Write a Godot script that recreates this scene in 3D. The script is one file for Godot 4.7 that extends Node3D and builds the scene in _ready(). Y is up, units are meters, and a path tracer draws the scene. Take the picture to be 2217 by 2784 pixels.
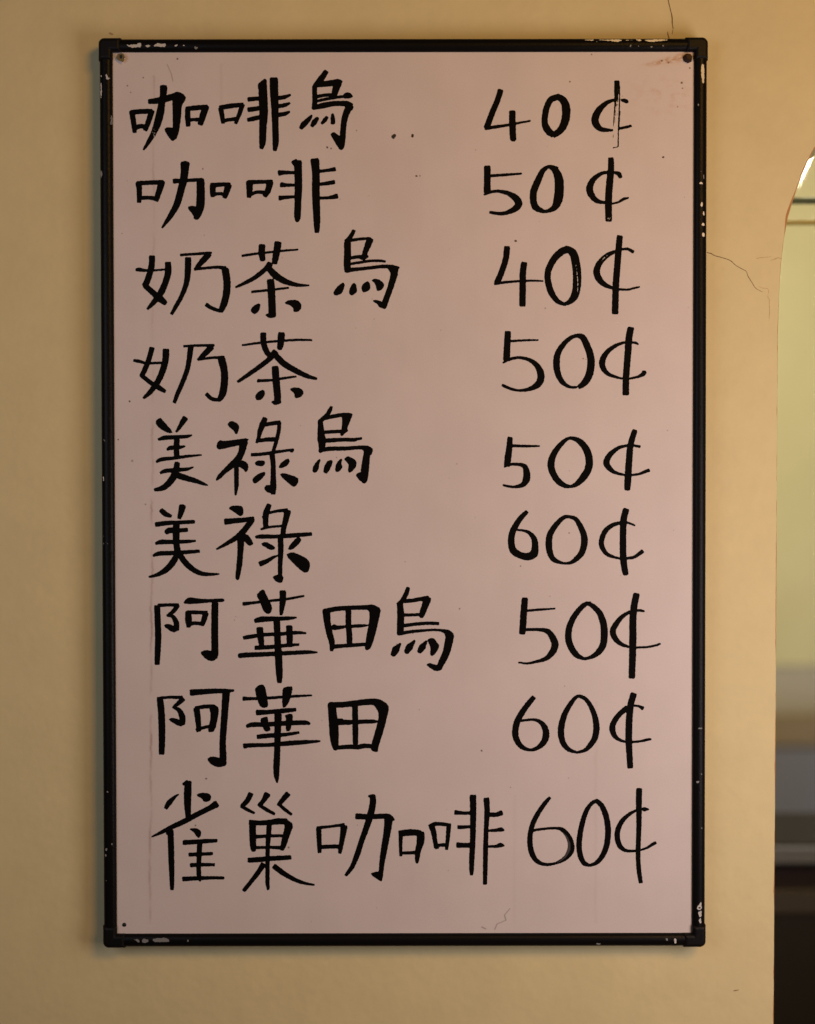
extends Node3D

# ---- the picture's frame: 2217 x 2784 pixels of the photograph, seen by one fixed lens ----
const FOV := 38.0
const EYE := Vector3(0.00279, 1.5113, 1.4782)
const WALL_Z := -0.0185         # face of the plastered wall; the writing surface is at z = 0
const HALF_W := 0.3
const HALF_H := 0.4506
const MID_Y := 1.5
const RAIL := 0.0128            # width of a frame rail
const FAR_Z := -2.6             # wall of the room behind the arch

var cam: Camera3D
var grain := FastNoiseLite.new()
var coarse := FastNoiseLite.new()
var M := {}
# current close-up: marks are given in the units of the close-up they were read from
var ox := 0.0
var oy := 0.0
var k := 1.0


func _ready() -> void:
	grain.seed = 11
	grain.frequency = 0.11
	coarse.seed = 5
	coarse.frequency = 0.012
	set_camera()
	set_light()
	make_materials()
	build_wall()
	build_far_room()
	build_board()


func set_camera() -> void:
	cam = Camera3D.new()
	cam.name = "camera"
	add_child(cam)
	var at := CameraAttributesPhysical.new()
	at.frustum_focal_length = 12.0 / tan(deg_to_rad(FOV / 2.0))
	at.frustum_focus_distance = 1.48
	at.frustum_near = 0.05
	at.frustum_far = 50.0
	at.exposure_aperture = 1.25
	at.exposure_multiplier = 1.0
	cam.attributes = at
	cam.fov = FOV
	cam.near = 0.05
	cam.far = 50.0
	cam.position = EYE
	cam.rotation = Vector3(deg_to_rad(-1.0873), deg_to_rad(-0.0315), deg_to_rad(-0.0732))
	cam.current = true


func area(called: String, at: Vector3, to: Vector3, size: Vector2, tint: Color, energy: float) -> void:
	var l := AreaLight3D.new()
	l.name = called
	l.area_size = size
	l.light_color = tint.linear_to_srgb()
	l.light_energy = energy
	l.shadow_enabled = true
	l.area_range = 12.0
	l.area_attenuation = 2.0
	add_child(l)
	l.look_at_from_position(at, to, Vector3.UP)


func set_light() -> void:
	var we := WorldEnvironment.new()
	we.name = "world"
	var e := Environment.new()
	e.background_mode = Environment.BG_COLOR
	e.background_color = Color(0, 0, 0)
	e.tonemap_mode = Environment.TONE_MAPPER_LINEAR
	e.tonemap_exposure = 1.05
	e.sdfgi_enabled = true
	e.ssao_enabled = true
	e.ssil_enabled = true
	we.environment = e
	add_child(we)
	# warm lamps high on the right, dull daylight from the shop front on the left and behind
	area("warm_lamp_light", Vector3(0.82, 2.35, 1.6), Vector3(0.1, 1.6, 0.0), Vector2(0.55, 0.45), Color(1.0, 0.50, 0.075), 1.08)
	area("shop_front_light", Vector3(-0.9, 1.7, 1.3), Vector3(0.0, 1.5, 0.0), Vector2(0.8, 0.8), Color(0.79, 0.83, 1.0), 0.37)
	area("added_side_fill", Vector3(0.72, 1.32, 0.7), Vector3(0.15, 1.4, 0.0), Vector2(0.4, 0.6), Color(1.0, 0.85, 0.85), 0.435)  # unseen fill light, added to lift the right side at mid height


func paint(color: Color, rough: float, metal := 0.0) -> StandardMaterial3D:
	var m := StandardMaterial3D.new()
	m.albedo_color = color.linear_to_srgb()
	m.roughness = rough
	m.metallic = metal
	return m


func noise_tex(freq: float, seed_: int, lo: Color, hi: Color, size := 512, octaves := 4) -> NoiseTexture2D:
	var n := FastNoiseLite.new()
	n.seed = seed_
	n.frequency = freq
	n.fractal_octaves = octaves
	n.fractal_gain = 0.68
	var t := NoiseTexture2D.new()
	t.width = size
	t.height = size
	t.seamless = true
	t.noise = n
	var g := Gradient.new()
	g.set_color(0, lo)
	g.set_color(1, hi)
	t.color_ramp = g
	return t


func bumps(m: StandardMaterial3D, freq: float, seed_: int, strength: float) -> void:
	var n := FastNoiseLite.new()
	n.seed = seed_
	n.frequency = freq
	var t := NoiseTexture2D.new()
	t.width = 512
	t.height = 512
	t.seamless = true
	t.as_normal_map = true
	t.bump_strength = 4.0
	t.noise = n
	m.normal_enabled = true
	m.normal_texture = t
	m.normal_scale = strength


func make_materials() -> void:
	# cream wall paint with a fine grain and faint patches
	var w := paint(Color(1, 1, 1), 0.75)
	w.albedo_texture = noise_tex(0.012, 3, Color(0.878, 0.821, 0.621), Color(0.914, 0.854, 0.647), 1024, 6)
	bumps(w, 0.12, 8, 0.04)
	w.uv1_triplanar = true
	w.uv1_world_triplanar = true
	w.uv1_scale = Vector3(1.1, 1.1, 1.1)
	M.wall = w
	M.ink = paint(Color(0.0035, 0.0033, 0.0032), 0.55)
	M.ink.metallic_specular = 0.14
	M.ink_thin = paint(Color(0.02, 0.018, 0.016), 0.55)
	M.frame = paint(Color(0.0055, 0.005, 0.005), 0.36)
	M.frame.metallic_specular = 0.24
	bumps(M.frame, 0.06, 21, 0.2)
	M.frame.uv1_triplanar = true
	M.frame.uv1_scale = Vector3(14, 14, 14)
	M.cap = paint(Color(0.006, 0.0055, 0.0055), 0.45)
	M.cap.metallic_specular = 0.28
	bumps(M.cap, 0.09, 22, 0.25)
	M.cap.uv1_triplanar = true
	M.cap.uv1_scale = Vector3(20, 20, 20)
	M.chip = paint(Color(0.62, 0.60, 0.56), 0.5)
	M.crack = paint(Color(0.19, 0.11, 0.04), 0.9)
	M.hairline = paint(Color(0.52, 0.38, 0.18), 0.9)
	M.clay = paint(Color(0.56, 0.27, 0.10), 0.9)
	M.brass = paint(Color(0.50, 0.33, 0.12), 0.3, 0.85)
	M.rust = paint(Color(0.05, 0.028, 0.02), 0.45, 0.4)
	M.chip_warm_lit = paint(Color(0.80, 0.70, 0.45), 0.45)  # warm lamplight on the right-hand chips is put into this colour
	M.chip_glint = paint(Color(0.90, 0.82, 0.66), 0.4)  # bare metal chips with their reflected highlight painted into the colour
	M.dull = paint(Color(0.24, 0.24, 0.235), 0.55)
	M.shine = paint(Color(0.75, 0.68, 0.55), 0.12, 1.0)
	M.ink_faint = paint(Color(0.10, 0.06, 0.05), 0.6)
	M.ink_worn = paint(Color(0.045, 0.040, 0.038), 0.6)
	M.dark_hole = paint(Color(0.008, 0.007, 0.006), 0.6)


# ---- helpers -------------------------------------------------------------------------------

func on_plane(px: float, py: float, z: float) -> Vector3:
	# the point of the plane at depth z that the photograph shows at a pixel
	var f := 1392.0 / tan(deg_to_rad(FOV / 2.0))
	var d: Vector3 = cam.transform.basis * Vector3((px - 1108.5) / f, (1392.0 - py) / f, -1.0)
	return EYE + d * ((z - EYE.z) / d.z)


func tag(o: Node3D, label: String, category := "", group := "", kind := "") -> void:
	if label != "":
		o.set_meta("label", label)
	if category != "":
		o.set_meta("category", category)
	if group != "":
		o.set_meta("group", group)
	if kind != "":
		o.set_meta("kind", kind)


func base(called: String, at: Vector3, parent: Node = self) -> Node3D:
	var o := Node3D.new()
	o.name = called
	parent.add_child(o, true)
	o.position = at
	return o


func keep(called: String, mesh: Mesh, m: Material, parent: Node) -> MeshInstance3D:
	var o := MeshInstance3D.new()
	o.name = called
	o.mesh = mesh
	o.material_override = m
	o.cast_shadow = GeometryInstance3D.SHADOW_CASTING_SETTING_ON
	parent.add_child(o, true)
	return o


func at_place(o: MeshInstance3D, parent: Node3D) -> void:
	# meshes are built in the scene's own axes; a part sits under its thing's base
	o.position = -parent.global_position


func quad(st: SurfaceTool, a: Vector3, b: Vector3, c: Vector3, d: Vector3, n: Vector3) -> void:
	var front := (c - a).cross(b - a).dot(n) >= 0.0
	for p in ([a, b, c, a, c, d] if front else [a, c, b, a, d, c]):
		st.set_normal(n)
		st.set_uv(Vector2(p.x, p.y))
		st.add_vertex(p)


func box(lo: Vector3, hi: Vector3, bevel := 0.002) -> ArrayMesh:
	# a block whose twelve edges are chamfered
	var st := SurfaceTool.new()
	st.begin(Mesh.PRIMITIVE_TRIANGLES)
	var c := (lo + hi) / 2.0
	var h := (hi - lo) / 2.0
	var b := minf(bevel, minf(h.x, minf(h.y, h.z)) * 0.45)
	for axis in 3:
		var u := (axis + 1) % 3
		var v := (axis + 2) % 3
		for s in [-1.0, 1.0]:
			var n := Vector3.ZERO
			n[axis] = s
			var ring: Array[Vector3] = []
			for q in [[-1.0, -1.0], [1.0, -1.0], [1.0, 1.0], [-1.0, 1.0]]:
				var p := Vector3.ZERO
				p[axis] = s * h[axis]
				p[u] = q[0] * (h[u] - b)
				p[v] = q[1] * (h[v] - b)
				ring.append(c + p)
			if s > 0.0:
				ring.reverse()
			quad(st, ring[0], ring[1], ring[2], ring[3], n)
		for s in [-1.0, 1.0]:
			for t in [-1.0, 1.0]:
				var e: Array[Vector3] = []
				for q in [[-1.0, 0.0], [1.0, 0.0], [1.0, 1.0], [-1.0, 1.0]]:
					var p := Vector3.ZERO
					p[axis] = q[0] * (h[axis] - b)
					p[u] = s * (h[u] - b * q[1])
					p[v] = t * (h[v] - b * (1.0 - q[1]))
					e.append(c + p)
				var n2 := Vector3.ZERO
				n2[u] = s
				n2[v] = t
				quad(st, e[0], e[1], e[2], e[3], n2.normalized())
	for sx in [-1.0, 1.0]:
		for sy in [-1.0, 1.0]:
			for sz in [-1.0, 1.0]:
				var s3 := Vector3(sx, sy, sz)
				for axis in ([0, 1, 2] if sx * sy * sz < 0.0 else [0, 2, 1]):
					var p := h - Vector3(b, b, b)
					p[axis] = h[axis]
					st.set_normal(s3.normalized())
					st.set_uv(Vector2.ZERO)
					st.add_vertex(c + p * s3)
	return st.commit()


# ---- marks: strokes and spots with a soft outline, turned into a mesh -------------------------

func close_up(x: float, y: float, wide: float) -> void:
	ox = x
	oy = y
	k = wide / 1717.0


func curve(s: Array) -> PackedVector3Array:
	# x, y, width triples -> points along a smooth line, in photograph pixels
	var p: Array[Vector3] = []
	for i in range(0, s.size() - 2, 3):
		p.append(Vector3(ox + s[i] * k, oy + s[i + 1] * k, s[i + 2] * k * 0.5))
	var out := PackedVector3Array()
	for i in p.size() - 1:
		var a := p[maxi(i - 1, 0)]
		var d := p[mini(i + 2, p.size() - 1)]
		var n := 5 if p.size() > 2 else 1
		for j in n:
			var v := p[i].cubic_interpolate(p[i + 1], a, d, float(j) / n)
			v.z = lerpf(p[i].z, p[i + 1].z, float(j) / n)
			out.append(v)
	out.append(p[p.size() - 1])
	return out


class Field:
	var x0 := 0.0
	var y0 := 0.0
	var nx := 0
	var ny := 0
	var step := 1.5
	var v := PackedFloat32Array()

	func size_to(r: Rect2, s: float) -> void:
		step = s
		x0 = r.position.x
		y0 = r.position.y
		nx = int(ceil(r.size.x / s)) + 1
		ny = int(ceil(r.size.y / s)) + 1
		v.resize(nx * ny)
		v.fill(1000.0)

	func capsule(a: Vector3, b: Vector3, flat_a: bool, flat_b: bool) -> void:
		var r := maxf(a.z, b.z) + 3.0
		var i0 := clampi(int((minf(a.x, b.x) - r - x0) / step), 0, nx - 1)
		var i1 := clampi(int((maxf(a.x, b.x) + r - x0) / step) + 1, 0, nx - 1)
		var j0 := clampi(int((minf(a.y, b.y) - r - y0) / step), 0, ny - 1)
		var j1 := clampi(int((maxf(a.y, b.y) + r - y0) / step) + 1, 0, ny - 1)
		var dx := b.x - a.x
		var dy := b.y - a.y
		var l2 := maxf(dx * dx + dy * dy, 1e-6)
		var l := sqrt(l2)
		for j in range(j0, j1 + 1):
			var py := y0 + j * step - a.y
			for i in range(i0, i1 + 1):
				var px := x0 + i * step - a.x
				var t := (px * dx + py * dy) / l2
				var c := clampf(t, 0.0, 1.0)
				var qx := px - dx * c
				var qy := py - dy * c
				var d := sqrt(qx * qx + qy * qy) - lerpf(a.z, b.z, c)
				if flat_a and t < 0.0:
					d = maxf(d, -t * l - a.z * 0.62)
				if flat_b and t > 1.0:
					d = maxf(d, (t - 1.0) * l - b.z * 0.62)
				var at := j * nx + i
				if d < v[at]:
					v[at] = d

	func spot(poly: PackedVector2Array, r: Rect2) -> void:
		var n := poly.size()
		var i0 := clampi(int((r.position.x - 4.0 - x0) / step), 0, nx - 1)
		var i1 := clampi(int((r.end.x + 4.0 - x0) / step) + 1, 0, nx - 1)
		var j0 := clampi(int((r.position.y - 4.0 - y0) / step), 0, ny - 1)
		var j1 := clampi(int((r.end.y + 4.0 - y0) / step) + 1, 0, ny - 1)
		for j in range(j0, j1 + 1):
			for i in range(i0, i1 + 1):
				var p := Vector2(x0 + i * step, y0 + j * step)
				var best := 1e9
				for e in n:
					var q := Geometry2D.get_closest_point_to_segment(p, poly[e], poly[(e + 1) % n])
					best = minf(best, p.distance_squared_to(q))
				var d := sqrt(best)
				if Geometry2D.is_point_in_polygon(p, poly):
					d = -d
				var at := j * nx + i
				if d < v[at]:
					v[at] = d


func outline(s: Array) -> PackedVector2Array:
	# a spot: its outline, corners rounded once
	var p := PackedVector2Array()
	for i in range(1, s.size() - 1, 2):
		p.append(Vector2(ox + s[i] * k, oy + s[i + 1] * k))
	var q := PackedVector2Array()
	for i in p.size():
		var b := p[(i + 1) % p.size()]
		q.append(p[i].lerp(b, 0.22))
		q.append(p[i].lerp(b, 0.78))
	return q


func field_of(strokes: Array, step := 1.5, rough := 0.9) -> Field:
	var lines := []
	var spots := []
	var box2 := Rect2()
	var first := true
	for s in strokes:
		var pts := PackedVector2Array()
		var wide := 0.0
		if s[0] is String:
			pts = outline(s)
			spots.append(pts)
		else:
			var c := curve(s)
			lines.append(c)
			for v in c:
				pts.append(Vector2(v.x, v.y))
				wide = maxf(wide, v.z)
		for q in pts:
			var r := Rect2(q - Vector2(wide + 5, wide + 5), Vector2(2 * wide + 10, 2 * wide + 10))
			box2 = r if first else box2.merge(r)
			first = false
	var f := Field.new()
	f.size_to(box2, step)
	for c in lines:
		var n: int = c.size()
		for i in n - 1:
			f.capsule(c[i], c[i + 1], i == 0, i == n - 2)
	for q in spots:
		var r2 := Rect2(q[0], Vector2.ZERO)
		for p in q:
			r2 = r2.expand(p)
		f.spot(q, r2)
	if rough > 0.0:
		for j in f.ny:
			for i in f.nx:
				var at := j * f.nx + i
				if absf(f.v[at]) < 6.0:
					f.v[at] += rough * grain.get_noise_2d(f.x0 + i * step, f.y0 + j * step)
	return f


func mark_mesh(f: Field, place: Callable) -> ArrayMesh:
	# the inside of the outline as a thin skin; place() puts a photograph pixel on its surface
	var st := SurfaceTool.new()
	st.begin(Mesh.PRIMITIVE_TRIANGLES)
	var any := false
	for j in f.ny - 1:
		var run := -1
		for i in f.nx:
			var full := false
			var part := false
			if i < f.nx - 1:
				var a := f.v[j * f.nx + i]
				var b := f.v[j * f.nx + i + 1]
				var c := f.v[(j + 1) * f.nx + i + 1]
				var d := f.v[(j + 1) * f.nx + i]
				full = a < 0 and b < 0 and c < 0 and d < 0
				part = not full and (a < 0 or b < 0 or c < 0 or d < 0)
				if part:
					var val := [a, b, c, d]
					var cor := [Vector2(i, j), Vector2(i + 1, j), Vector2(i + 1, j + 1), Vector2(i, j + 1)]
					var ring: Array[Vector3] = []
					for q in 4:
						var w := (q + 1) % 4
						if val[q] < 0:
							ring.append(at_cell(f, cor[q], place))
						if (val[q] < 0) != (val[w] < 0):
							ring.append(at_cell(f, cor[q].lerp(cor[w], val[q] / (val[q] - val[w])), place))
					for q in range(1, ring.size() - 1):
						for p in [ring[0], ring[q], ring[q + 1]]:
							st.set_normal(Vector3(0, 0, 1))
							st.set_uv(Vector2(p.x, p.y))
							st.add_vertex(p)
					any = true
			if full and run < 0:
				run = i
			if run >= 0 and (not full or i - run >= 24):
				quad(st, at_cell(f, Vector2(run, j), place), at_cell(f, Vector2(i, j), place), at_cell(f, Vector2(i, j + 1), place), at_cell(f, Vector2(run, j + 1), place), Vector3(0, 0, 1))
				any = true
				run = i if full else -1
	return st.commit() if any else null


func at_cell(f: Field, c: Vector2, place: Callable) -> Vector3:
	return place.call(f.x0 + c.x * f.step, f.y0 + c.y * f.step)


# ---- the plastered wall with its arch ---------------------------------------------------------

func arch_edge() -> PackedVector2Array:
	# left side of the opening from the floor up, its crown and the other side down to the floor (metres, x and y)
	var p := PackedVector2Array()
	var left := []
	for q in [[2103, 3900], [2105, 3200], [2106.5, 2784], [2108, 2500], [2110, 2250], [2112, 2000], [2113.5, 1700], [2115, 1400], [2116.5, 1100], [2118, 900], [2121, 800], [2126, 720], [2134, 650], [2145, 590], [2160, 540], [2180, 482], [2198, 440], [2217, 402]]:
		left.append(q)
	for q in left:
		var v := on_plane(q[0], q[1], WALL_Z)
		p.append(Vector2(v.x, v.y))
	p[0].y = 0.0
	# the crown: a flattened arch that goes on from the part in view
	var last := p[p.size() - 1]
	var wide := 0.46
	var rise := 0.31
	for i in range(1, 24):
		var t := float(i) / 24.0
		var ang := lerpf(PI * 0.94, PI * 0.5, t)
		var q := Vector2(0.37 + wide + wide * cos(ang), 1.68 + 0.02 + rise * 1.0 * sin(ang))
		if q.x > last.x + 0.012 and q.y > last.y + 0.01:
			p.append(q)
	var top := p.size()
	for i in range(top - 1, -1, -1):
		p.append(Vector2(2.0 * (0.37 + wide) - p[i].x, p[i].y))
	return p


func build_wall() -> void:
	var wall := base("plastered_wall", Vector3(0, 0, WALL_Z))
	tag(wall, "cream painted plaster wall with fine cracks and an arched opening behind the menu board", "wall")
	var edge := arch_edge()
	# finer points along the edge, so that the arris can be nibbled
	var fine := PackedVector2Array()
	for i in edge.size() - 1:
		var n := maxi(1, int(edge[i].distance_to(edge[i + 1]) / 0.004)) if i < 19 else 2
		for j in n:
			fine.append(edge[i].lerp(edge[i + 1], float(j) / n))
	fine.append(edge[edge.size() - 1])
	var front := PackedVector2Array()
	var nib := FastNoiseLite.new()
	nib.seed = 31
	nib.frequency = 28.0
	for i in fine.size():
		var a := fine[maxi(i - 1, 0)]
		var b := fine[mini(i + 1, fine.size() - 1)]
		var t := (b - a).normalized()
		var out := Vector2(-t.y, t.x)
		var y := fine[i].y
		var w := 0.0011 + 0.0011 * maxf(0.0, nib.get_noise_2d(fine[i].x, y)) + 0.0014 * maxf(0.0, nib.get_noise_2d(7.0, y * 0.24))
		# a bigger flake is gone where the arch begins
		w += 0.0020 * maxf(0.0, 1.0 - absf(y - 1.781) / 0.022)
		front.append(fine[i] + out * w)
	var poly := PackedVector2Array([Vector2(-1.7, 0.0)])
	poly.append_array(front)
	poly.append_array(PackedVector2Array([Vector2(2.6, 0.0), Vector2(2.6, 2.75), Vector2(-1.7, 2.75)]))
	var st := SurfaceTool.new()
	st.begin(Mesh.PRIMITIVE_TRIANGLES)
	var deep := WALL_Z - 0.14
	var tri := Geometry2D.triangulate_polygon(poly)
	flat(st, poly, tri, WALL_Z, 1.0)
	var back := PackedVector2Array([Vector2(-1.7, 0.0)])
	back.append_array(fine)
	back.append_array(PackedVector2Array([Vector2(2.6, 0.0), Vector2(2.6, 2.75), Vector2(-1.7, 2.75)]))
	tri = Geometry2D.triangulate_polygon(back)
	flat(st, back, tri, deep, -1.0)
	for i in fine.size() - 1:
		var t2 := (fine[i + 1] - fine[i]).normalized()
		var n := Vector3(t2.y, -t2.x, 0)
		quad(st, Vector3(fine[i].x, fine[i].y, WALL_Z - 0.004), Vector3(fine[i + 1].x, fine[i + 1].y, WALL_Z - 0.004), Vector3(fine[i + 1].x, fine[i + 1].y, deep), Vector3(fine[i].x, fine[i].y, deep), n)
	for e in [[Vector2(-1.7, 0), Vector2(-1.7, 2.75), Vector3(-1, 0, 0)], [Vector2(-1.7, 2.75), Vector2(2.6, 2.75), Vector3(0, 1, 0)], [Vector2(2.6, 0), Vector2(2.6, 2.75), Vector3(1, 0, 0)]]:
		quad(st, Vector3(e[0].x, e[0].y, WALL_Z), Vector3(e[1].x, e[1].y, WALL_Z), Vector3(e[1].x, e[1].y, deep), Vector3(e[0].x, e[0].y, deep), e[2])
	at_place(keep("plaster", st.commit(), M.wall, wall), wall)
	# the worn arris, where the paint is gone and the brick-red render shows
	st = SurfaceTool.new()
	st.begin(Mesh.PRIMITIVE_TRIANGLES)
	for i in fine.size() - 1:
		var t3 := (fine[i + 1] - fine[i]).normalized()
		quad(st, Vector3(front[i].x, front[i].y, WALL_Z), Vector3(front[i + 1].x, front[i + 1].y, WALL_Z), Vector3(fine[i + 1].x, fine[i + 1].y, WALL_Z - 0.004), Vector3(fine[i].x, fine[i].y, WALL_Z - 0.004), Vector3(t3.y, -t3.x, 1).normalized())
	var arris := keep("worn_edge", st.commit(), M.clay, wall)
	at_place(arris, wall)
	tag(arris, "worn orange brown edge of the arch")
	# cracks in the plaster
	close_up(1900, 380, 398.2)
	crack(wall, M.crack, [[100, 1322, 8, 150, 1335, 10, 190, 1358, 8, 270, 1380, 7, 370, 1415, 9, 440, 1475, 7, 520, 1520, 7, 560, 1545, 4, 580, 1600, 7, 630, 1680, 7, 670, 1740, 5, 750, 1785, 3]])
	crack(wall, M.hairline, [[675, 1392, 3, 740, 1380, 5, 800, 1376, 4, 850, 1372, 2], [845, 1410, 6, 880, 1405, 5, 930, 1384, 6, 975, 1395, 7]])
	crack(wall, M.hairline, [[700, 1715, 2, 750, 1738, 4, 808, 1745, 5, 822, 1790, 3, 812, 1840, 4, 830, 1880, 6, 828, 1930, 4, 834, 2000, 4, 828, 2080, 3, 826, 2120, 2]])
	close_up(1600, 0, 617)
	crack(wall, M.crack, [[600, -30, 6, 608, 15, 6, 622, 75, 6, 634, 130, 8, 636, 180, 7, 642, 215, 6], [640, 225, 3, 634, 260, 3]])
	crack(wall, M.crack, [[600, 240, 4, 603, 262, 8, 612, 292, 6]])
	close_up(1817, 2184, 478)
	crack(wall, M.crack, [[640, 1832, 5, 660, 1828, 8, 690, 1822, 4]])
	close_up(0, 0, 400)
	crack(wall, M.hairline, [["spot", 1265, 385, 1290, 375, 1330, 400, 1310, 412, 1280, 400]])


func flat(st: SurfaceTool, poly: PackedVector2Array, tri: PackedInt32Array, z: float, side: float) -> void:
	for i in range(0, tri.size(), 3):
		var a := poly[tri[i]]
		var b := poly[tri[i + 1]]
		var c := poly[tri[i + 2]]
		var clockwise := (b - a).cross(c - a) < 0.0
		for p in ([a, b, c] if clockwise == (side > 0.0) else [a, c, b]):
			st.set_normal(Vector3(0, 0, side))
			st.set_uv(p)
			st.add_vertex(Vector3(p.x, p.y, z))


func crack(wall: Node3D, m: Material, strokes: Array) -> void:
	var f := field_of(strokes, 0.6, 0.45)
	var mesh := mark_mesh(f, func(x, y): return on_plane(x, y, WALL_Z + 0.0002))
	if mesh:
		at_place(keep("crack", mesh, m, wall), wall)


# ---- what shows of the room behind the arch ----------------------------------------------------

func band(called: String, parent: Node3D, y_top: float, y_low: float, z: float, deep: float, m: Material, x0 := 0.2, x1 := 2.6) -> MeshInstance3D:
	# a horizontal board or slab whose front face fills these rows of the photograph
	var hi := on_plane(2160, y_top, z)
	var lo := on_plane(2160, y_low, z)
	var o := keep(called, box(Vector3(x0, lo.y, z - deep), Vector3(x1, hi.y, z), 0.004), m, parent)
	at_place(o, parent)
	return o


func tube(a: Vector3, b: Vector3, r: float) -> ArrayMesh:
	var st := SurfaceTool.new()
	st.begin(Mesh.PRIMITIVE_TRIANGLES)
	var d := (b - a).normalized()
	var u := d.cross(Vector3(0.3, 0.9, 0.2)).normalized()
	var v := d.cross(u)
	for i in 20:
		var n0 := u * cos(TAU * i / 20.0) + v * sin(TAU * i / 20.0)
		var n1 := u * cos(TAU * (i + 1) / 20.0) + v * sin(TAU * (i + 1) / 20.0)
		for q in [[a, n0], [b, n0], [b, n1], [a, n0], [b, n1], [a, n1]]:
			st.set_normal(q[1])
			st.add_vertex(q[0] + q[1] * r)
		for q in [[a, -d], [b, d]]:
			for w in [Vector3.ZERO, n0, n1]:
				st.set_normal(q[1])
				st.add_vertex(q[0] + w * r)
	return st.commit()


func build_far_room() -> void:
	var fl := keep("floor", box(Vector3(-1.7, -0.1, -2.9), Vector3(3.4, 0.0, 3.2), 0.002), paint(Color(0.06, 0.045, 0.035), 0.45), self)
	tag(fl, "dark floor beyond the arch", "", "", "structure")
	# far wall: greenish cream paint above, dull grey below
	var wall := base("far_wall", Vector3(0.6, 0, FAR_Z))
	tag(wall, "pale yellow wall of the room seen through the arch, greyer below", "wall")
	var upper := paint(Color(1, 1, 1), 0.6)
	upper.albedo_texture = noise_tex(0.01, 14, Color(0.81, 0.775, 0.60), Color(0.85, 0.81, 0.64))
	upper.uv1_triplanar = true
	upper.uv1_scale = Vector3(0.7, 0.7, 0.7)
	var mid := on_plane(2160, 1810, FAR_Z).y
	at_place(keep("painted_upper_wall", box(Vector3(-0.5, mid, FAR_Z - 0.15), Vector3(3.4, 2.9, FAR_Z), 0.001), upper, wall), wall)
	at_place(keep("painted_lower_wall", box(Vector3(-0.5, 0.0, FAR_Z - 0.15), Vector3(3.4, mid - 0.002, FAR_Z + 0.001), 0.001), paint(Color(0.42, 0.37, 0.29), 0.5), wall), wall)
	# two pipes that cross the opening just behind the wall
	for q in [["pipe", 546.0, 0.0040, Color(0.03, 0.045, 0.02), "dark green horizontal pipe just behind the curve of the arch"], ["pipe", 605.0, 0.0032, Color(0.30, 0.24, 0.07), "thinner olive yellow horizontal pipe below the dark green one behind the arch"]]:
		var a := on_plane(2120, q[1], -0.32)
		var pipe := base(q[0], Vector3(0.9, a.y, -0.32))
		tag(pipe, q[4], "pipe", "pipes crossing the arch")
		var pm := paint(q[3], 0.5)
		at_place(keep("tube", tube(Vector3(0.1, a.y, -0.32), Vector3(1.7, a.y, -0.32), q[2]), pm, pipe), pipe)
		for x in [0.12, 1.68]:
			at_place(keep("bracket", box(Vector3(x - 0.006, a.y - 0.006, -0.319), Vector3(x + 0.006, a.y + 0.006, WALL_Z - 0.14), 0.001), pm, pipe), pipe)
	# bench along the far wall
	var bench := base("wooden_bench", Vector3(1.2, 0, FAR_Z + 0.3))
	tag(bench, "dim bench with a brown top rail and grey back against the far wall", "bench")
	band("top_rail", bench, 1948, 2030, FAR_Z + 0.14, 0.05, paint(Color(0.22, 0.155, 0.075), 0.5))
	band("back_panel", bench, 2032, 2520, FAR_Z + 0.13, 0.03, paint(Color(0.16, 0.15, 0.16), 0.45))
	band("seat", bench, 2560, 2590, FAR_Z + 0.55, 0.42, paint(Color(0.05, 0.03, 0.018), 0.5))
	# stone topped counter in front of it
	var counter := base("stone_topped_counter", Vector3(1.2, 0, -0.85))
	tag(counter, "dark wooden counter with a blue grey stone edge beyond the arch", "counter")
	var z := -0.8
	var stone := paint(Color(0.022, 0.020, 0.021), 0.75)
	stone.metallic_specular = 0.12
	band("stone_top", counter, 2294, 2350, z, 0.22, stone, 0.2, 2.2)
	band("edge_trim", counter, 2304, 2349, z + 0.006, 0.006, paint(Color(0.15, 0.165, 0.21), 0.4), 0.2, 2.2)
	band("apron", counter, 2353, 2418, z - 0.03, 0.16, paint(Color(0.016, 0.006, 0.005), 0.4), 0.25, 2.15)
	band("shelf_board", counter, 2419, 2488, z - 0.01, 0.2, paint(Color(0.056, 0.047, 0.042), 0.55), 0.22, 2.18)
	var low := on_plane(2160, 2489, z).y
	at_place(keep("base_panel", box(Vector3(0.25, 0.0, z - 0.2), Vector3(2.15, low, z - 0.02), 0.004), paint(Color(0.014, 0.0105, 0.008), 0.5), counter), counter)
	# lit tube of the far room, of which a slanting end shows past the arch
	var lamp := base("fluorescent_tube_lamp", on_plane(2180, 500, -0.9))
	tag(lamp, "bright white fluorescent tube lamp glimpsed at an angle past the curve of the arch", "lamp")
	var glow := paint(Color(0.9, 0.95, 0.85), 0.4)
	glow.emission_enabled = true
	glow.emission = Color(1.0, 0.99, 0.86)
	glow.emission_energy_multiplier = 2.2
	var p := on_plane(2154, 489, -0.8)
	var q := on_plane(2190, 407, -0.9)
	var dir := (q - p).normalized()
	var far_end := p + dir * 0.5
	at_place(keep("glowing_tube", tube(p, far_end, 0.0100), glow, lamp), lamp)
	at_place(keep("end_cap", tube(p - dir * 0.02, p - dir * 0.001, 0.0108), paint(Color(0.6, 0.6, 0.55), 0.4), lamp), lamp)
	var l := OmniLight3D.new()
	l.name = "tube_light"
	l.light_color = Color(1.0, 0.95, 0.82)
	l.light_energy = 1.65
	l.light_size = 0.1
	l.omni_range = 9.0
	l.omni_attenuation = 2.0
	l.shadow_enabled = true
	add_child(l)
	l.position = p.lerp(far_end, 0.55) + Vector3(0.03, -0.02, -0.06)
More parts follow.
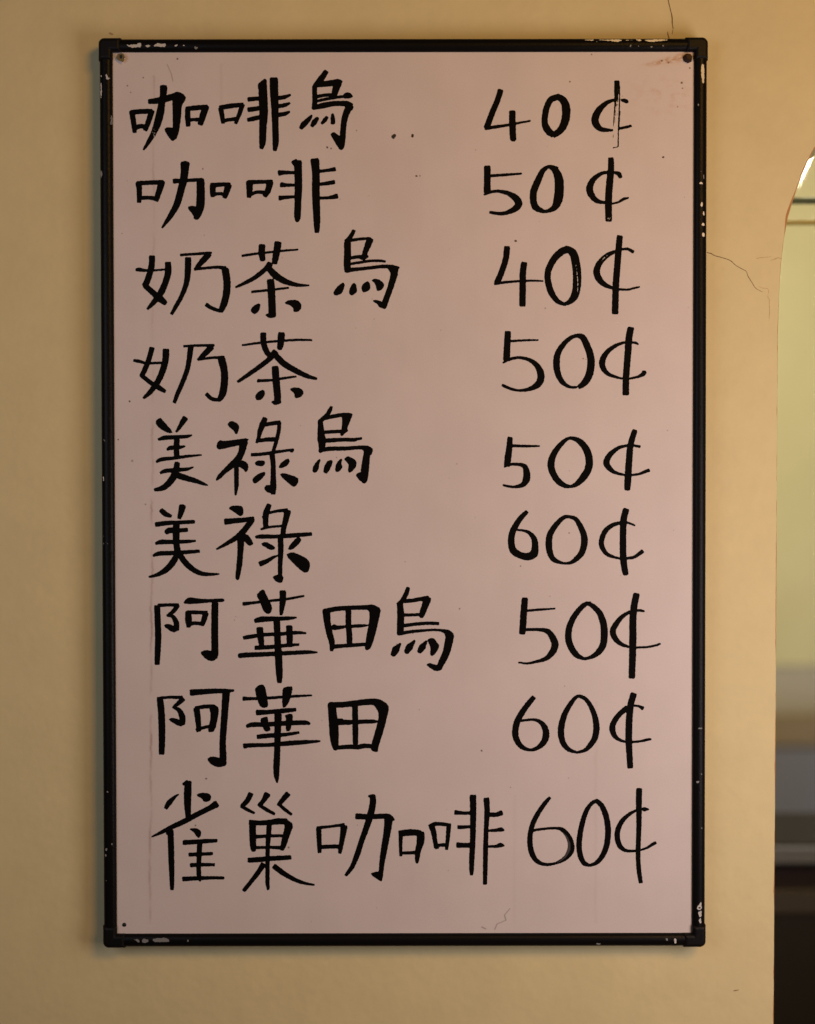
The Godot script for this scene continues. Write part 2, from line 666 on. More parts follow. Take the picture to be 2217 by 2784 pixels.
	# unseen cool light added low on the right to grey the lower far wall
	area("added_cool_light", Vector3(1.75, 0.75, -1.5), Vector3(0.7, 0.95, -2.6), Vector2(0.7, 0.7), Color(0.62, 0.78, 1.0), 0.32)


# ---- the board --------------------------------------------------------------------------------

func board_image() -> ImageTexture:
	# the white laminate: almost even, with drips, smudges, specks and a brown scuff
	var w := 1024
	var h := 1538
	var im := Image.create(w, h, false, Image.FORMAT_RGB8)
	var fine := FastNoiseLite.new()
	fine.seed = 41
	fine.frequency = 0.35
	var wide := FastNoiseLite.new()
	wide.seed = 42
	wide.frequency = 0.006
	var streak := FastNoiseLite.new()
	streak.seed = 43
	streak.frequency = 0.03
	for y in h:
		for x in w:
			var v := 0.024 * fine.get_noise_2d(x, y) + 0.018 * wide.get_noise_2d(x, y) + 0.004 * streak.get_noise_2d(x * 1.0, y * 0.05)
			im.set_pixel(x, y, Color(0.874 + v, 0.829 + v, 0.813 + v))
	# long drip down the left part, in broken lengths
	for y in range(60, h):
		var s := (streak.get_noise_2d(900.0, y * 0.35) + 0.35) * 1.1
		if s <= 0.0:
			continue
		var cx := 92.0 - 14.0 * float(y) / h + 3.0 * streak.get_noise_2d(y * 0.4, 300.0)
		for dx in range(-6, 7):
			var a := exp(-dx * dx / 4.0) * clampf(s, 0.0, 1.0) * (0.6 + 0.8 * absf(fine.get_noise_2d(dx * 3.0, y))) * (0.2 if y < 640 else 0.48)
			dab(im, int(cx) + dx, y, Color(0.47, 0.30, 0.24), a)
	# fainter ones
	for d in [[300, 1330, 1420, 0.05], [838, 1120, 1500, 0.06], [700, 1280, 1500, 0.04], [205, 40, 120, 0.08], [24, 500, 1400, 0.03]]:
		for y in range(d[1], d[2]):
			for dx in range(-4, 5):
				dab(im, int(d[0] + 2.0 * streak.get_noise_2d(y * 0.5, d[0])) + dx, y, Color(0.50, 0.37, 0.33), exp(-dx * dx / 5.0) * d[3] * (0.5 + absf(fine.get_noise_2d(dx, y))))
	# orange brown scuff under the top right screw
	for y in range(14, 60):
		for x in range(890, 1016):
			var along := (x - 905.0) / 95.0
			var mid := 47.0 - 21.0 * along
			var a := exp(-pow((y - mid) / (3.0 + 4.0 * along), 2.0)) * clampf(along * 2.0, 0.0, 1.0) * clampf((1.08 - along) * 6.0, 0.0, 1.0)
			a *= clampf(0.45 + 0.9 * streak.get_noise_2d(x * 3.0, y * 6.0) + 0.4 * fine.get_noise_2d(x, y), 0.0, 1.0)
			dab(im, x, y, Color(0.62, 0.36, 0.16), a * 0.65)
	for y in range(60, 130):
		for x in range(880, 1015):
			var a := maxf(0.0, streak.get_noise_2d(x * 1.5 + 90.0, y * 2.0)) * exp(-pow((x - 950.0) / 45.0, 2.0) - pow((y - 95.0) / 28.0, 2.0))
			dab(im, x, y, Color(0.66, 0.43, 0.28), a * 0.30)
	# specks of ink and dirt
	var rng := RandomNumberGenerator.new()
	rng.seed = 77
	for i in 60:
		var x := rng.randi_range(6, w - 7)
		var y := rng.randi_range(6, h - 7)
		speck(im, x, y, rng.randf_range(0.5, 1.1), rng.randf_range(0.12, 0.4))
	for s in [[1142, 478, 1.6, .6], [1402, 655, 2.6, .9], [1804, 427, 2.2, .85], [322, 1195, 1.8, .8], [353, 1091, 2.2, .9], [1586, 975, 1.6, .7], [1594, 977, 1.2, .5], [1550, 222, 1.8, .8], [483, 160, 2.2, .7], [390, 211, 1.6, .7], [347, 233, 1.6, .7], [356, 251, 1.4, .6], [1609, 148, 1.6, .7], [1876, 185, 2.0, .7], [1854, 225, 2.6, .75], [1856, 240, 1.8, .6], [1818, 170, 1.8, .7], [1800, 165, 2.4, .6], [552, 459, 1.8, .6], [1310, 2041, 2.2, .7], [1250, 1655, 2.0, .5], [890, 401, 2.2, .6], [901, 404, 1.6, .5], [562, 2117, 1.8, .6], [532, 2244, 2.2, .5], [785, 2304, 2.4, .5], [560, 2117, 1.8, .5], [1843, 290, 1.6, .5], [970, 355, 1.5, .5], [1483, 838, 1.6, .5], [1548, 1449, 1.8, .5], [1416, 1539, 1.8, .5], [360, 1253, 3.0, .3], [396, 1371, 2.0, .4]]:
		var v := on_plane(s[0], s[1], 0.0)
		var u := Vector2((v.x + HALF_W) / (2 * HALF_W) * w, (MID_Y + HALF_H - v.y) / (2 * HALF_H) * h)
		speck(im, u.x, u.y, s[2] * 0.62, s[3])
	# curling brown hair-like scuffs near the bottom
	for c in [[[1387, 2470], [1372, 2488], [1376, 2502], [1352, 2512], [1345, 2528]], [[455, 175], [466, 200], [471, 222]], [[210 + 1100, 2520], [1322, 2526]]]:
		for i in c.size() - 1:
			for j in 20:
				var p := Vector2(c[i][0], c[i][1]).lerp(Vector2(c[i + 1][0], c[i + 1][1]), j / 20.0)
				var v := on_plane(p.x, p.y, 0.0)
				speck(im, (v.x + HALF_W) / (2 * HALF_W) * w, (MID_Y + HALF_H - v.y) / (2 * HALF_H) * h, 0.8, 0.12)
	im.generate_mipmaps()
	return ImageTexture.create_from_image(im)


func dab(im: Image, x: int, y: int, c: Color, a: float) -> void:
	if x >= 0 and y >= 0 and x < im.get_width() and y < im.get_height():
		im.set_pixel(x, y, im.get_pixel(x, y).lerp(c, clampf(a, 0.0, 1.0)))


func speck(im: Image, x: float, y: float, r: float, a: float) -> void:
	var n := int(r * 2.0) + 2
	for dy in range(-n, n + 1):
		for dx in range(-n, n + 1):
			var px := int(x) + dx
			var py := int(y) + dy
			var d := Vector2(px + 0.5 - x, py + 0.5 - y).length()
			dab(im, px, py, Color(0.16, 0.10, 0.08), a * clampf(r + 0.5 - d, 0.0, 1.0))


func rail_height(u: float) -> float:
	# how far the frame stands before the writing surface, u metres in from its outer side
	var q := clampf(u / RAIL, 0.0, 1.0) * 2.0 - 1.0
	return 0.0002 + 0.0048 * sqrt(maxf(0.0, 1.0 - q * q))


func rail_mesh(a: Vector2, b: Vector2, inward: Vector2) -> ArrayMesh:
	# a straight rail from a to b along the outer edge of the board
	var st := SurfaceTool.new()
	st.begin(Mesh.PRIMITIVE_TRIANGLES)
	var n := 36
	var ring: Array[Vector2] = []
	ring.append(Vector2(0.0006, WALL_Z + 0.0004))
	for i in n + 1:
		var u := RAIL * (0.5 - 0.5 * cos(PI * float(i) / n))
		ring.append(Vector2(u, rail_height(u)))
	ring.append(Vector2(RAIL, -0.0015))
	for i in ring.size() - 1:
		var t := (ring[i + 1] - ring[i]).normalized()
		var nn := Vector3(-t.y * inward.x, -t.y * inward.y, t.x)
		var p := a + inward * ring[i].x
		var q := b + inward * ring[i].x
		var r := b + inward * ring[i + 1].x
		var s := a + inward * ring[i + 1].x
		st.set_smooth_group(1 if i > 0 and i < ring.size() - 2 else -1)
		quad(st, Vector3(p.x, p.y, ring[i].y), Vector3(q.x, q.y, ring[i].y), Vector3(r.x, r.y, ring[i + 1].y), Vector3(s.x, s.y, ring[i + 1].y), nn)
	return st.commit()


func cap_mesh(corner: Vector2, sx: float, sy: float) -> ArrayMesh:
	# an L-shaped plastic sleeve over a corner; a height field over the L's outline
	var f := Field.new()
	var step := 0.0005
	var reach := 0.0225
	var wide := 0.0139
	var out := 0.0009
	var st := SurfaceTool.new()
	st.begin(Mesh.PRIMITIVE_TRIANGLES)
	var n := int((reach + out + 0.002) / step)
	var val := PackedFloat32Array()
	val.resize((n + 1) * (n + 1))
	for j in n + 1:
		for i in n + 1:
			var x := i * step - out - 0.001
			var y := j * step - out - 0.001
			# union of two bars, outer corner rounded
			var r := 0.0062
			var o := Vector2(-out, -out)
			var px := x - o.x
			var py := y - o.y
			var d1 := maxf(maxf(-px, px - reach), maxf(-py, py - wide))
			var d2 := maxf(maxf(-px, px - wide), maxf(-py, py - reach))
			var d := minf(d1, d2)
			if px < r and py < r:
				d = maxf(d, Vector2(r - px, r - py).length() - r)
			val[j * (n + 1) + i] = d
	var z := func(d: float) -> float:
		return 0.0012 + 0.0048 * sqrt(clampf(1.0 - pow(1.0 - clampf(-d / 0.0042, 0.0, 1.0), 2.2), 0.0, 1.0))
	for j in n:
		for i in n:
			var v := [val[j * (n + 1) + i], val[j * (n + 1) + i + 1], val[(j + 1) * (n + 1) + i + 1], val[(j + 1) * (n + 1) + i]]
			var c := [Vector2(i, j), Vector2(i + 1, j), Vector2(i + 1, j + 1), Vector2(i, j + 1)]
			var ring := []
			var cut := []
			for q in 4:
				var w := (q + 1) % 4
				if v[q] < 0:
					ring.append([c[q], v[q]])
				if (v[q] < 0) != (v[w] < 0):
					var e: Vector2 = c[q].lerp(c[w], v[q] / (v[q] - v[w]))
					ring.append([e, 0.0])
					cut.append(e)
			var at := func(e: Vector2, d: float, low: bool) -> Vector3:
				var x: float = e.x * step - out - 0.001
				var y: float = e.y * step - out - 0.001
				return Vector3(corner.x + sx * x, corner.y + sy * y, WALL_Z + 0.0003 if low else z.call(d))
			st.set_smooth_group(1)
			for q in range(1, ring.size() - 1):
				var tri := [at.call(ring[0][0], ring[0][1], false), at.call(ring[q][0], ring[q][1], false), at.call(ring[q + 1][0], ring[q + 1][1], false)]
				if sx * sy > 0:
					tri.reverse()
				for p in tri:
					st.add_vertex(p)
			st.set_smooth_group(-1)
			if cut.size() == 2:
				var a: Vector3 = at.call(cut[0], 0.0, false)
				var b: Vector3 = at.call(cut[1], 0.0, false)
				var a2: Vector3 = at.call(cut[0], 0.0, true)
				var b2: Vector3 = at.call(cut[1], 0.0, true)
				var tri := [a, b, b2, a, b2, a2]
				if sx * sy > 0:
					tri.reverse()
				for p in tri:
					st.add_vertex(p)
	st.generate_normals()
	return st.commit()


func chip(rail: Node3D, board: Node3D, side: int, strokes: Array, m: Material = null) -> void:
	# a flake of paint lost from a rail; side 0 left, 1 right, 2 top, 3 bottom
	var f := field_of(strokes, 0.8, 2.2)
	var mesh := mark_mesh(f, func(x, y):
		var p := on_plane(x, y, 0.0045)
		var u := 0.0
		match side:
			0: u = p.x + HALF_W
			1: u = HALF_W - p.x
			2: u = MID_Y + HALF_H - p.y
			3: u = p.y - MID_Y + HALF_H
		return Vector3(p.x, p.y, rail_height(u) + 0.00025))
	if mesh:
		at_place(keep("paint_chip", mesh, m if m else M.chip, rail), board)


var board: Node3D
var line: Node3D


func build_board() -> void:
	board = base("menu_whiteboard", Vector3(0, MID_Y - HALF_H, 0))
	tag(board, "white menu board with black frame and handwritten black Chinese drinks prices on the cream wall", "whiteboard")
	# the panel
	var pm := paint(Color(1, 1, 1), 0.48)
	pm.albedo_texture = board_image()
	pm.texture_repeat = false
	var st := SurfaceTool.new()
	st.begin(Mesh.PRIMITIVE_TRIANGLES)
	var x0 := -HALF_W + 0.004
	var x1 := HALF_W - 0.004
	var y0 := MID_Y - HALF_H + 0.004
	var y1 := MID_Y + HALF_H - 0.004
	for q in [[x0, y1], [x1, y1], [x1, y0], [x0, y1], [x1, y0], [x0, y0]]:
		st.set_normal(Vector3(0, 0, 1))
		st.set_uv(Vector2((q[0] + HALF_W) / (2 * HALF_W), (MID_Y + HALF_H - q[1]) / (2 * HALF_H)))
		st.add_vertex(Vector3(q[0], q[1], 0))
	at_place(keep("writing_surface", st.commit(), pm, board), board)
	at_place(keep("backing_sheet", box(Vector3(x0, y0, -0.009), Vector3(x1, y1, -0.0008), 0.0005), paint(Color(0.3, 0.26, 0.2), 0.8), board), board)
	# the frame: four rails, four corner sleeves
	var l := -HALF_W
	var r := HALF_W
	var t := MID_Y + HALF_H
	var b := MID_Y - HALF_H
	var c := 0.012
	var rails := []
	for q in [[Vector2(l, b + c), Vector2(l, t - c), Vector2(1, 0)], [Vector2(r, b + c), Vector2(r, t - c), Vector2(-1, 0)], [Vector2(l + c, t), Vector2(r - c, t), Vector2(0, -1)], [Vector2(l + c, b), Vector2(r - c, b), Vector2(0, 1)]]:
		var o := keep("frame_rail", rail_mesh(q[0], q[1], q[2]), M.frame, board)
		at_place(o, board)
		rails.append(o)
	for q in [[Vector2(l, t), 1.0, -1.0], [Vector2(r, t), -1.0, -1.0], [Vector2(l, b), 1.0, 1.0], [Vector2(r, b), -1.0, 1.0]]:
		at_place(keep("corner_sleeve", cap_mesh(q[0], q[1], q[2]), M.cap, board), board)
	chips(rails)
	screws()
	lines()


func chips(rails: Array) -> void:
	# chips are sub-parts: their rail already stands under the board
	var rl: Node3D = rails[0]
	var rr: Node3D = rails[1]
	var rt: Node3D = rails[2]
	var rb: Node3D = rails[3]
	close_up(240, 80, 400)
	for s in [["spot", 448, 178, 480, 190, 520, 178, 560, 178, 590, 165, 618, 155, 622, 205, 590, 210, 540, 215, 480, 208], ["spot", 665, 190, 700, 180, 740, 192, 700, 210], ["spot", 758, 200, 780, 180, 815, 162, 850, 172, 905, 165, 908, 205, 850, 205, 800, 200], ["spot", 1008, 190, 1050, 175, 1035, 208], ["spot", 1110, 185, 1130, 190, 1118, 200]]:
		chip(rt, rt, 2, [s])
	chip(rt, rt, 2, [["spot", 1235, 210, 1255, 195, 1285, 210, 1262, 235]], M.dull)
	for s in [["spot", 205, 545, 216, 512, 232, 560, 262, 568, 225, 592], ["spot", 146, 535, 156, 532, 158, 548, 148, 550]]:
		chip(rl, rl, 0, [s])
	chip(rl, rl, 0, [[148, 620, 10, 152, 680, 14, 150, 760, 16, 150, 795, 10]])
	close_up(0, 0, 400)
	for s in [["spot", 1292, 1350, 1305, 1335, 1312, 1400, 1310, 1445, 1288, 1450, 1292, 1400], ["spot", 1172, 1990, 1195, 1985, 1190, 2070, 1170, 2075]]:
		chip(rl, rl, 0, [s], M.dull)
	close_up(200, 1100, 318.5)
	chip(rl, rl, 0, [["spot", 428, 1060, 445, 1058, 450, 1095, 440, 1120]])
	for s in [["spot", 438, 510, 470, 530, 465, 540], ["spot", 432, 1925, 450, 1922, 448, 1940], ["spot", 470, 2010, 515, 2035, 510, 2050], ["spot", 432, 2030, 448, 2025, 450, 2045, 438, 2050]]:
		chip(rl, rl, 0, [s], M.dull)
	close_up(1600, 0, 617)
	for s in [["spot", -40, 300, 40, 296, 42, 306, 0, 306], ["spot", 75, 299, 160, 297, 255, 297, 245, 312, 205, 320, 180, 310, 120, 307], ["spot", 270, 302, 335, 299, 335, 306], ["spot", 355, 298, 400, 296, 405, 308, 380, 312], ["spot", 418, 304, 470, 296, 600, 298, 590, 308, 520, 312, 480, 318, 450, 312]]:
		chip(rt, rt, 2, [s], M.chip_warm_lit)
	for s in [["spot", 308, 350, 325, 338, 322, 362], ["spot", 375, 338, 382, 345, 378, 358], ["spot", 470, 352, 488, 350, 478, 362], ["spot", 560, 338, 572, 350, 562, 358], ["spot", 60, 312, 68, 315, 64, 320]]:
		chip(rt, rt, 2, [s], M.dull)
	chip(rr, rr, 1, [["spot", 852, 500, 866, 482, 877, 500, 877, 632, 866, 636, 852, 570, 856, 545]], M.chip_warm_lit)
	chip(rr, rr, 1, [["spot", 826, 790, 838, 788, 832, 808]], M.dull)
	close_up(1900, 380, 398.2)
	for s in [["spot", 8, 508, 25, 496, 47, 505, 46, 520, 12, 522], ["spot", 30, 730, 44, 735, 46, 778, 28, 785, 18, 768], ["spot", 52, 845, 65, 838, 66, 900, 58, 895], ["spot", 32, 995, 50, 975, 66, 985, 66, 1008, 45, 1014], ["spot", 34, 1105, 52, 1088, 68, 1095, 66, 1135, 42, 1140]]:
		chip(rr, rr, 1, [s], M.chip_glint)
	for s in [["spot", 10, 392, 20, 388, 18, 400], ["spot", 22, 370, 32, 372, 28, 386], ["spot", 56, 410, 64, 415, 62, 470, 58, 460]]:
		chip(rr, rr, 1, [s], M.dull)
	close_up(1817, 2184, 478)
	for s in [["spot", 300, 985, 326, 955, 326, 1040, 290, 1040, 278, 1015], ["spot", 292, 1060, 326, 1045, 324, 1105, 300, 1108], ["spot", 298, 1135, 322, 1118, 324, 1172, 308, 1172]]:
		chip(rr, rr, 1, [s])
	chip(rb, rb, 3, [["spot", 56, 1330, 68, 1315, 82, 1335, 78, 1365, 60, 1370]])
	close_up(0, 2400, 500)
	for s in [["spot", 1250, 530, 1280, 520, 1312, 548, 1300, 556, 1270, 540], ["spot", 1328, 530, 1350, 518, 1390, 535, 1380, 556, 1335, 558], ["spot", 1420, 525, 1480, 515, 1560, 515, 1592, 545, 1540, 552, 1440, 552]]:
		chip(rb, rb, 3, [s], M.dull)
	close_up(0, 0, 1717)
	for p in [[1904, 1980, 6, 2, 1], [1898, 2125, 5, 3, 1], [1908, 2105, 2, 2, 1], [1908, 2252, 2, 2, 1], [1627, 2566, 6, 2, 3], [1813, 2554, 3, 3, 3], [293, 2152, 2, 2, 0], [289, 2310, 3, 4, 0], [288, 2326, 3, 3, 0], [305, 2295, 2, 3, 0], [289, 2394, 2, 2, 0], [511, 2557, 3, 3, 3]]:
		var rail: Node3D = rails[p[4]]
		chip(rail, rail, p[4], [["spot", p[0] - p[2], p[1] - p[3] * 0.4, p[0] - p[2] * 0.2, p[1] - p[3], p[0] + p[2], p[1] - p[3] * 0.6, p[0] + p[2] * 0.7, p[1] + p[3], p[0] - p[2] * 0.6, p[1] + p[3] * 0.8]], M.dull)


func screws() -> void:
	# bent brass tab with its hole, top left
	close_up(240, 80, 400)
	var f := field_of([["spot", 330, 340, 345, 295, 385, 282, 425, 295, 437, 335, 418, 398, 385, 378, 350, 365]], 0.8, 0.6)
	var tab := keep("brass_screw", mark_mesh(f, func(x, y):
		var p := on_plane(x, y, 0.001)
		return Vector3(p.x, p.y, 0.0014 + (p.x + 0.287) * 0.25)), M.brass, board)
	at_place(tab, board)
	f = field_of([[385, 322, 44, 388, 322, 44]], 0.8, 0.4)
	var hole := keep("screw_slot", mark_mesh(f, func(x, y):
		var p := on_plane(x, y, 0.0025)
		return Vector3(p.x, p.y, 0.0018 + (p.x + 0.287) * 0.25)), M.dark_hole, tab)
	hole.position = Vector3.ZERO
	var s := SphereMesh.new()
	s.radius = 0.0011
	s.height = 0.0016
	s.radial_segments = 16
	s.rings = 8
	var bead := keep("glint_bead", s, M.shine, tab)  # shiny bead added to stand for the glint on the tab
	bead.position = on_plane(240 + 425 * 400.0 / 1717.0, 80 + 333 * 400.0 / 1717.0, 0.004)
	# dark faceted screw head, top right
	var c := on_plane(1780 + 358 / 3.929, 80 + 305 / 3.929, 0.0)
	var cy := CylinderMesh.new()
	cy.top_radius = 0.0032
	cy.bottom_radius = 0.0052
	cy.height = 0.0042
	cy.radial_segments = 7
	var sc := keep("rusty_screw", cy, M.rust, board)
	sc.position = c + Vector3(0, 0, 0.002) - board.position
	sc.rotation = Vector3(PI / 2 - 0.18, 0.2, 0.0)
	# small black nail, bottom left
	c = on_plane(1163 / 3.434, 2400 + 392 / 3.434, 0.0)
	var nl := SphereMesh.new()
	nl.radius = 0.0021
	nl.height = 0.0022
	nl.radial_segments = 20
	nl.rings = 8
	var o := keep("black_nail", nl, M.dark_hole, board)
	o.rotation.x = PI / 2
	o.position = c - board.position


func new_line(label: String) -> void:
	line = base("menu_line", Vector3.ZERO, board)
	tag(line, label)


func ink(called: String, strokes: Array, m: Material = null, z := 0.00015) -> void:
	var f := field_of(strokes)
	if m == null:
		for i in f.v.size():
			f.v[i] -= 0.75      # the ink has crept a little past the pen's edge
	var mesh := mark_mesh(f, func(x, y): return on_plane(x, y, z))
	if mesh:
		var o := keep(called, mesh, m if m else M.ink, line)
		o.position = -board.position


# ---- the handwriting, stroke by stroke ----------------------------------------------------------

func lines() -> void:
	var C := "handwritten_character"
	var D := "handwritten_digit"
	var S := "cent_sign"

	new_line("top line of black handwriting, three characters, two stray dots and 40 cents with a dry scratched stroke")
	close_up(320, 180, 500)
	ink(C, [[135, 430, 48, 150, 520, 46, 160, 610, 36], [140, 430, 44, 230, 422, 42, 312, 422, 44], [318, 425, 50, 295, 500, 48, 262, 590, 40], [155, 580, 46, 215, 560, 38, 275, 568, 42],
		[300, 330, 42, 400, 318, 58, 500, 290, 58, 560, 272, 60], ["spot", 512, 262, 555, 236, 610, 258, 640, 290, 628, 320, 598, 365, 592, 470, 575, 600, 555, 670, 515, 700, 505, 640, 520, 560, 514, 320], ["spot", 436, 592, 462, 570, 525, 578, 558, 610, 545, 680, 512, 700, 485, 670],
		[430, 200, 66, 428, 260, 60, 415, 340, 58, 400, 430, 70, 375, 530, 66, 335, 630, 48, 285, 715, 34, 245, 778, 14],
		[655, 400, 44, 656, 470, 48, 660, 550, 40], [650, 398, 40, 740, 388, 44, 830, 382, 42], [826, 385, 54, 798, 460, 60, 775, 535, 48], [670, 503, 28, 720, 498, 28, 770, 500, 38]])
	ink("worn_streak", [[328, 615, 4, 338, 635, 5, 345, 662, 3], [336, 582, 3, 350, 600, 5], [344, 622, 5, 354, 632, 4]], M.chip, 0.0004)
	ink(C, [[965, 400, 44, 975, 450, 42, 985, 525, 32], [965, 387, 42, 1060, 370, 42, 1165, 360, 36], [1165, 365, 42, 1140, 440, 38, 1105, 530, 26], [985, 510, 34, 1040, 500, 30, 1115, 490, 34],
		[1357, 180, 72, 1358, 250, 78, 1362, 350, 80, 1365, 450, 76, 1358, 560, 66, 1355, 700, 60, 1345, 760, 34], ["spot", 1310, 180, 1318, 160, 1388, 106, 1396, 200, 1318, 225],
		[1460, 130, 76, 1463, 250, 74, 1470, 400, 64, 1474, 550, 56, 1477, 700, 56, 1470, 780, 34],
		[1228, 310, 38, 1270, 305, 38, 1330, 300, 30], [1228, 405, 42, 1275, 400, 40, 1330, 390, 38], [1223, 500, 34, 1270, 490, 40, 1330, 475, 38],
		[1500, 298, 36, 1560, 288, 36, 1612, 268, 16], [1500, 375, 34, 1560, 363, 36, 1606, 345, 18], [1500, 455, 38, 1560, 445, 36, 1604, 425, 18]])
	close_up(800, 180, 350)
	ink(C, [[425, 78, 62, 360, 170, 80, 300, 240, 66, 262, 282, 40], [275, 290, 60, 276, 420, 60, 275, 500, 62, 262, 560, 50], [300, 248, 66, 420, 235, 74, 560, 218, 82], ["spot", 520, 190, 575, 168, 645, 192, 640, 225, 590, 340, 560, 420, 495, 430, 505, 350, 520, 270],
		[300, 408, 42, 400, 388, 40, 520, 380, 40], [300, 468, 34, 420, 440, 36, 560, 417, 34, 660, 404, 34], ["spot", 650, 385, 680, 360, 715, 348, 760, 365, 790, 408, 740, 428, 660, 428],
		[262, 556, 50, 400, 522, 74, 520, 500, 64, 620, 497, 62, 700, 500, 74], ["spot", 660, 470, 710, 460, 785, 500, 780, 530, 795, 545, 770, 600, 680, 560],
		[735, 545, 84, 700, 620, 84, 675, 700, 76, 662, 780, 72, 655, 860, 72, 648, 950, 74, 635, 1050, 76, 628, 1085, 62], ["spot", 487, 912, 505, 890, 540, 880, 585, 920, 620, 930, 650, 960, 640, 1100, 595, 1095],
		[97, 818, 50, 130, 775, 74, 190, 715, 60, 234, 657, 20], [242, 793, 42, 275, 742, 70, 313, 695, 38], [373, 763, 28, 410, 720, 54, 438, 682, 38], [513, 640, 24, 518, 700, 55, 518, 755, 56]])
	ink("ink_dot", [["spot", 1286, 938, 1340, 898, 1370, 918, 1330, 980]], M.ink_thin)
	ink("ink_dot", [[1579, 925, 46, 1583, 926, 46]], M.ink_thin)
	ink("ink_dot", [["spot", 430, 1070, 445, 1068, 460, 1092, 448, 1102], ["spot", 486, 1088, 502, 1088, 500, 1106, 488, 1104], ["spot", 585, 852, 598, 856, 592, 870]], M.ink_faint)
	close_up(1300, 190, 440)
	ink(D, [[238, 225, 58, 205, 330, 56, 150, 460, 58, 96, 605, 60], [82, 620, 34, 200, 603, 32, 330, 583, 24, 450, 560, 20, 552, 541, 16], [365, 452, 64, 366, 580, 66, 372, 700, 64, 375, 730, 62]])
	ink(D, [[845, 288, 62, 770, 320, 62, 724, 420, 62, 708, 540, 60, 728, 620, 72, 790, 685, 60], [850, 285, 58, 910, 330, 76, 937, 420, 86, 925, 540, 82, 880, 635, 72, 810, 688, 58], ["spot", 818, 296, 850, 280, 862, 316, 826, 322], ["spot", 700, 640, 790, 636, 800, 700, 740, 700]])
	ink(S, [["spot", 1518, 312, 1560, 305, 1590, 320, 1598, 345, 1575, 355, 1545, 342, 1520, 330], [1445, 320, 26, 1370, 347, 40, 1285, 425, 64, 1243, 520, 76, 1262, 590, 68, 1320, 633, 48, 1425, 640, 18], [1505, 622, 22, 1560, 610, 24, 1622, 595, 24],
		[1475, 130, 52, 1476, 180, 54], [1458, 180, 24, 1459, 300, 18, 1453, 400, 9, 1444, 500, 5, 1438, 600, 3], [1502, 180, 8, 1503, 300, 7, 1499, 450, 9, 1491, 600, 7, 1489, 740, 7, 1489, 808, 9], [1474, 190, 34, 1470, 250, 20, 1462, 330, 10],
		[1486, 190, 14, 1484, 280, 6, 1478, 340, 3], [1434, 830, 5, 1446, 822, 7], [1456, 826, 4, 1468, 818, 6], [1474, 822, 5, 1488, 812, 7], [1508, 440, 3, 1500, 560, 4, 1496, 640, 3]])

	ink("dry_streak", [[1482, 200, 5, 1478, 300, 4, 1470, 420, 2], [1494, 230, 4, 1488, 330, 5, 1484, 380, 2], [1466, 330, 4, 1460, 450, 5, 1452, 560, 3, 1446, 640, 2], [1500, 500, 5, 1494, 610, 4, 1486, 700, 5, 1484, 790, 4], [1440, 640, 3, 1434, 720, 4], [1478, 430, 2, 1474, 520, 3], [1510, 300, 4, 1506, 380, 5]], M.ink_worn)
	new_line("second line of black handwriting, two characters and 50 cents, thick strokes")
	close_up(350, 420, 600)
	ink(C, [[80, 228, 46, 84, 290, 38, 83, 365, 32], [75, 224, 32, 170, 219, 32, 262, 216, 34], [258, 220, 50, 240, 280, 44, 216, 352, 38], [80, 340, 30, 150, 336, 26, 222, 343, 34],
		[440, 78, 68, 437, 130, 58, 428, 200, 56, 405, 290, 52, 375, 390, 50, 325, 480, 38, 263, 568, 12], [358, 207, 36, 450, 202, 24, 565, 196, 26], [560, 208, 58, 562, 300, 62, 558, 400, 62, 537, 475, 46, 522, 490, 28], ["spot", 457, 412, 490, 398, 540, 410, 560, 440, 520, 498, 500, 465],
		[656, 248, 44, 655, 290, 42, 655, 318, 32], [650, 240, 38, 720, 234, 30, 786, 231, 24], [775, 247, 52, 762, 290, 44, 750, 328, 34], [650, 316, 30, 700, 305, 22, 755, 312, 28]])
	ink(C, [[940, 222, 50, 942, 270, 46, 938, 325, 34], [937, 217, 36, 1020, 213, 28, 1113, 211, 28], [1100, 224, 50, 1085, 280, 44, 1063, 316, 36], [935, 316, 28, 1000, 293, 24, 1065, 298, 28],
		[1318, 66, 60, 1320, 130, 56, 1322, 250, 56, 1318, 380, 50, 1315, 480, 50, 1314, 516, 22], [1287, 66, 40, 1305, 54, 34], [1450, 52, 66, 1458, 150, 56, 1458, 300, 58, 1462, 420, 54, 1466, 520, 50, 1466, 598, 34],
		[1177, 143, 40, 1215, 140, 28, 1300, 142, 20], [1192, 236, 38, 1230, 238, 26, 1300, 238, 18], [1180, 338, 36, 1220, 334, 26, 1300, 328, 18], [1485, 131, 24, 1550, 123, 22, 1602, 115, 32], [1485, 231, 22, 1545, 225, 28, 1597, 215, 30], [1485, 339, 20, 1560, 336, 22, 1617, 325, 38]])
	close_up(1300, 420, 440)
	ink(D, [[100, 140, 66, 100, 280, 66, 98, 390, 70], [140, 226, 28, 300, 215, 25, 462, 203, 16], [68, 427, 16, 140, 397, 28, 220, 390, 31, 320, 412, 44, 400, 462, 68, 432, 520, 78, 400, 572, 64, 320, 612, 42, 240, 628, 34, 132, 614, 26]])
	ink(D, [[840, 145, 30, 760, 128, 30, 690, 172, 50, 640, 272, 68, 595, 380, 70, 587, 480, 68, 612, 560, 68, 690, 602, 40], [760, 132, 30, 820, 167, 68, 858, 260, 90, 862, 380, 94, 850, 480, 94, 815, 560, 64, 740, 600, 34, 690, 605, 28]])
	ink(S, [[1412, 50, 56, 1412, 150, 62, 1400, 280, 70, 1388, 420, 70, 1385, 560, 70, 1388, 690, 66], [1375, 188, 28, 1300, 207, 36, 1220, 272, 54, 1185, 360, 70, 1205, 430, 66, 1260, 490, 48, 1345, 513, 26], [1450, 190, 24, 1495, 207, 46, 1510, 235, 38], [1420, 523, 15, 1490, 505, 20, 1550, 472, 28, 1596, 460, 12]])
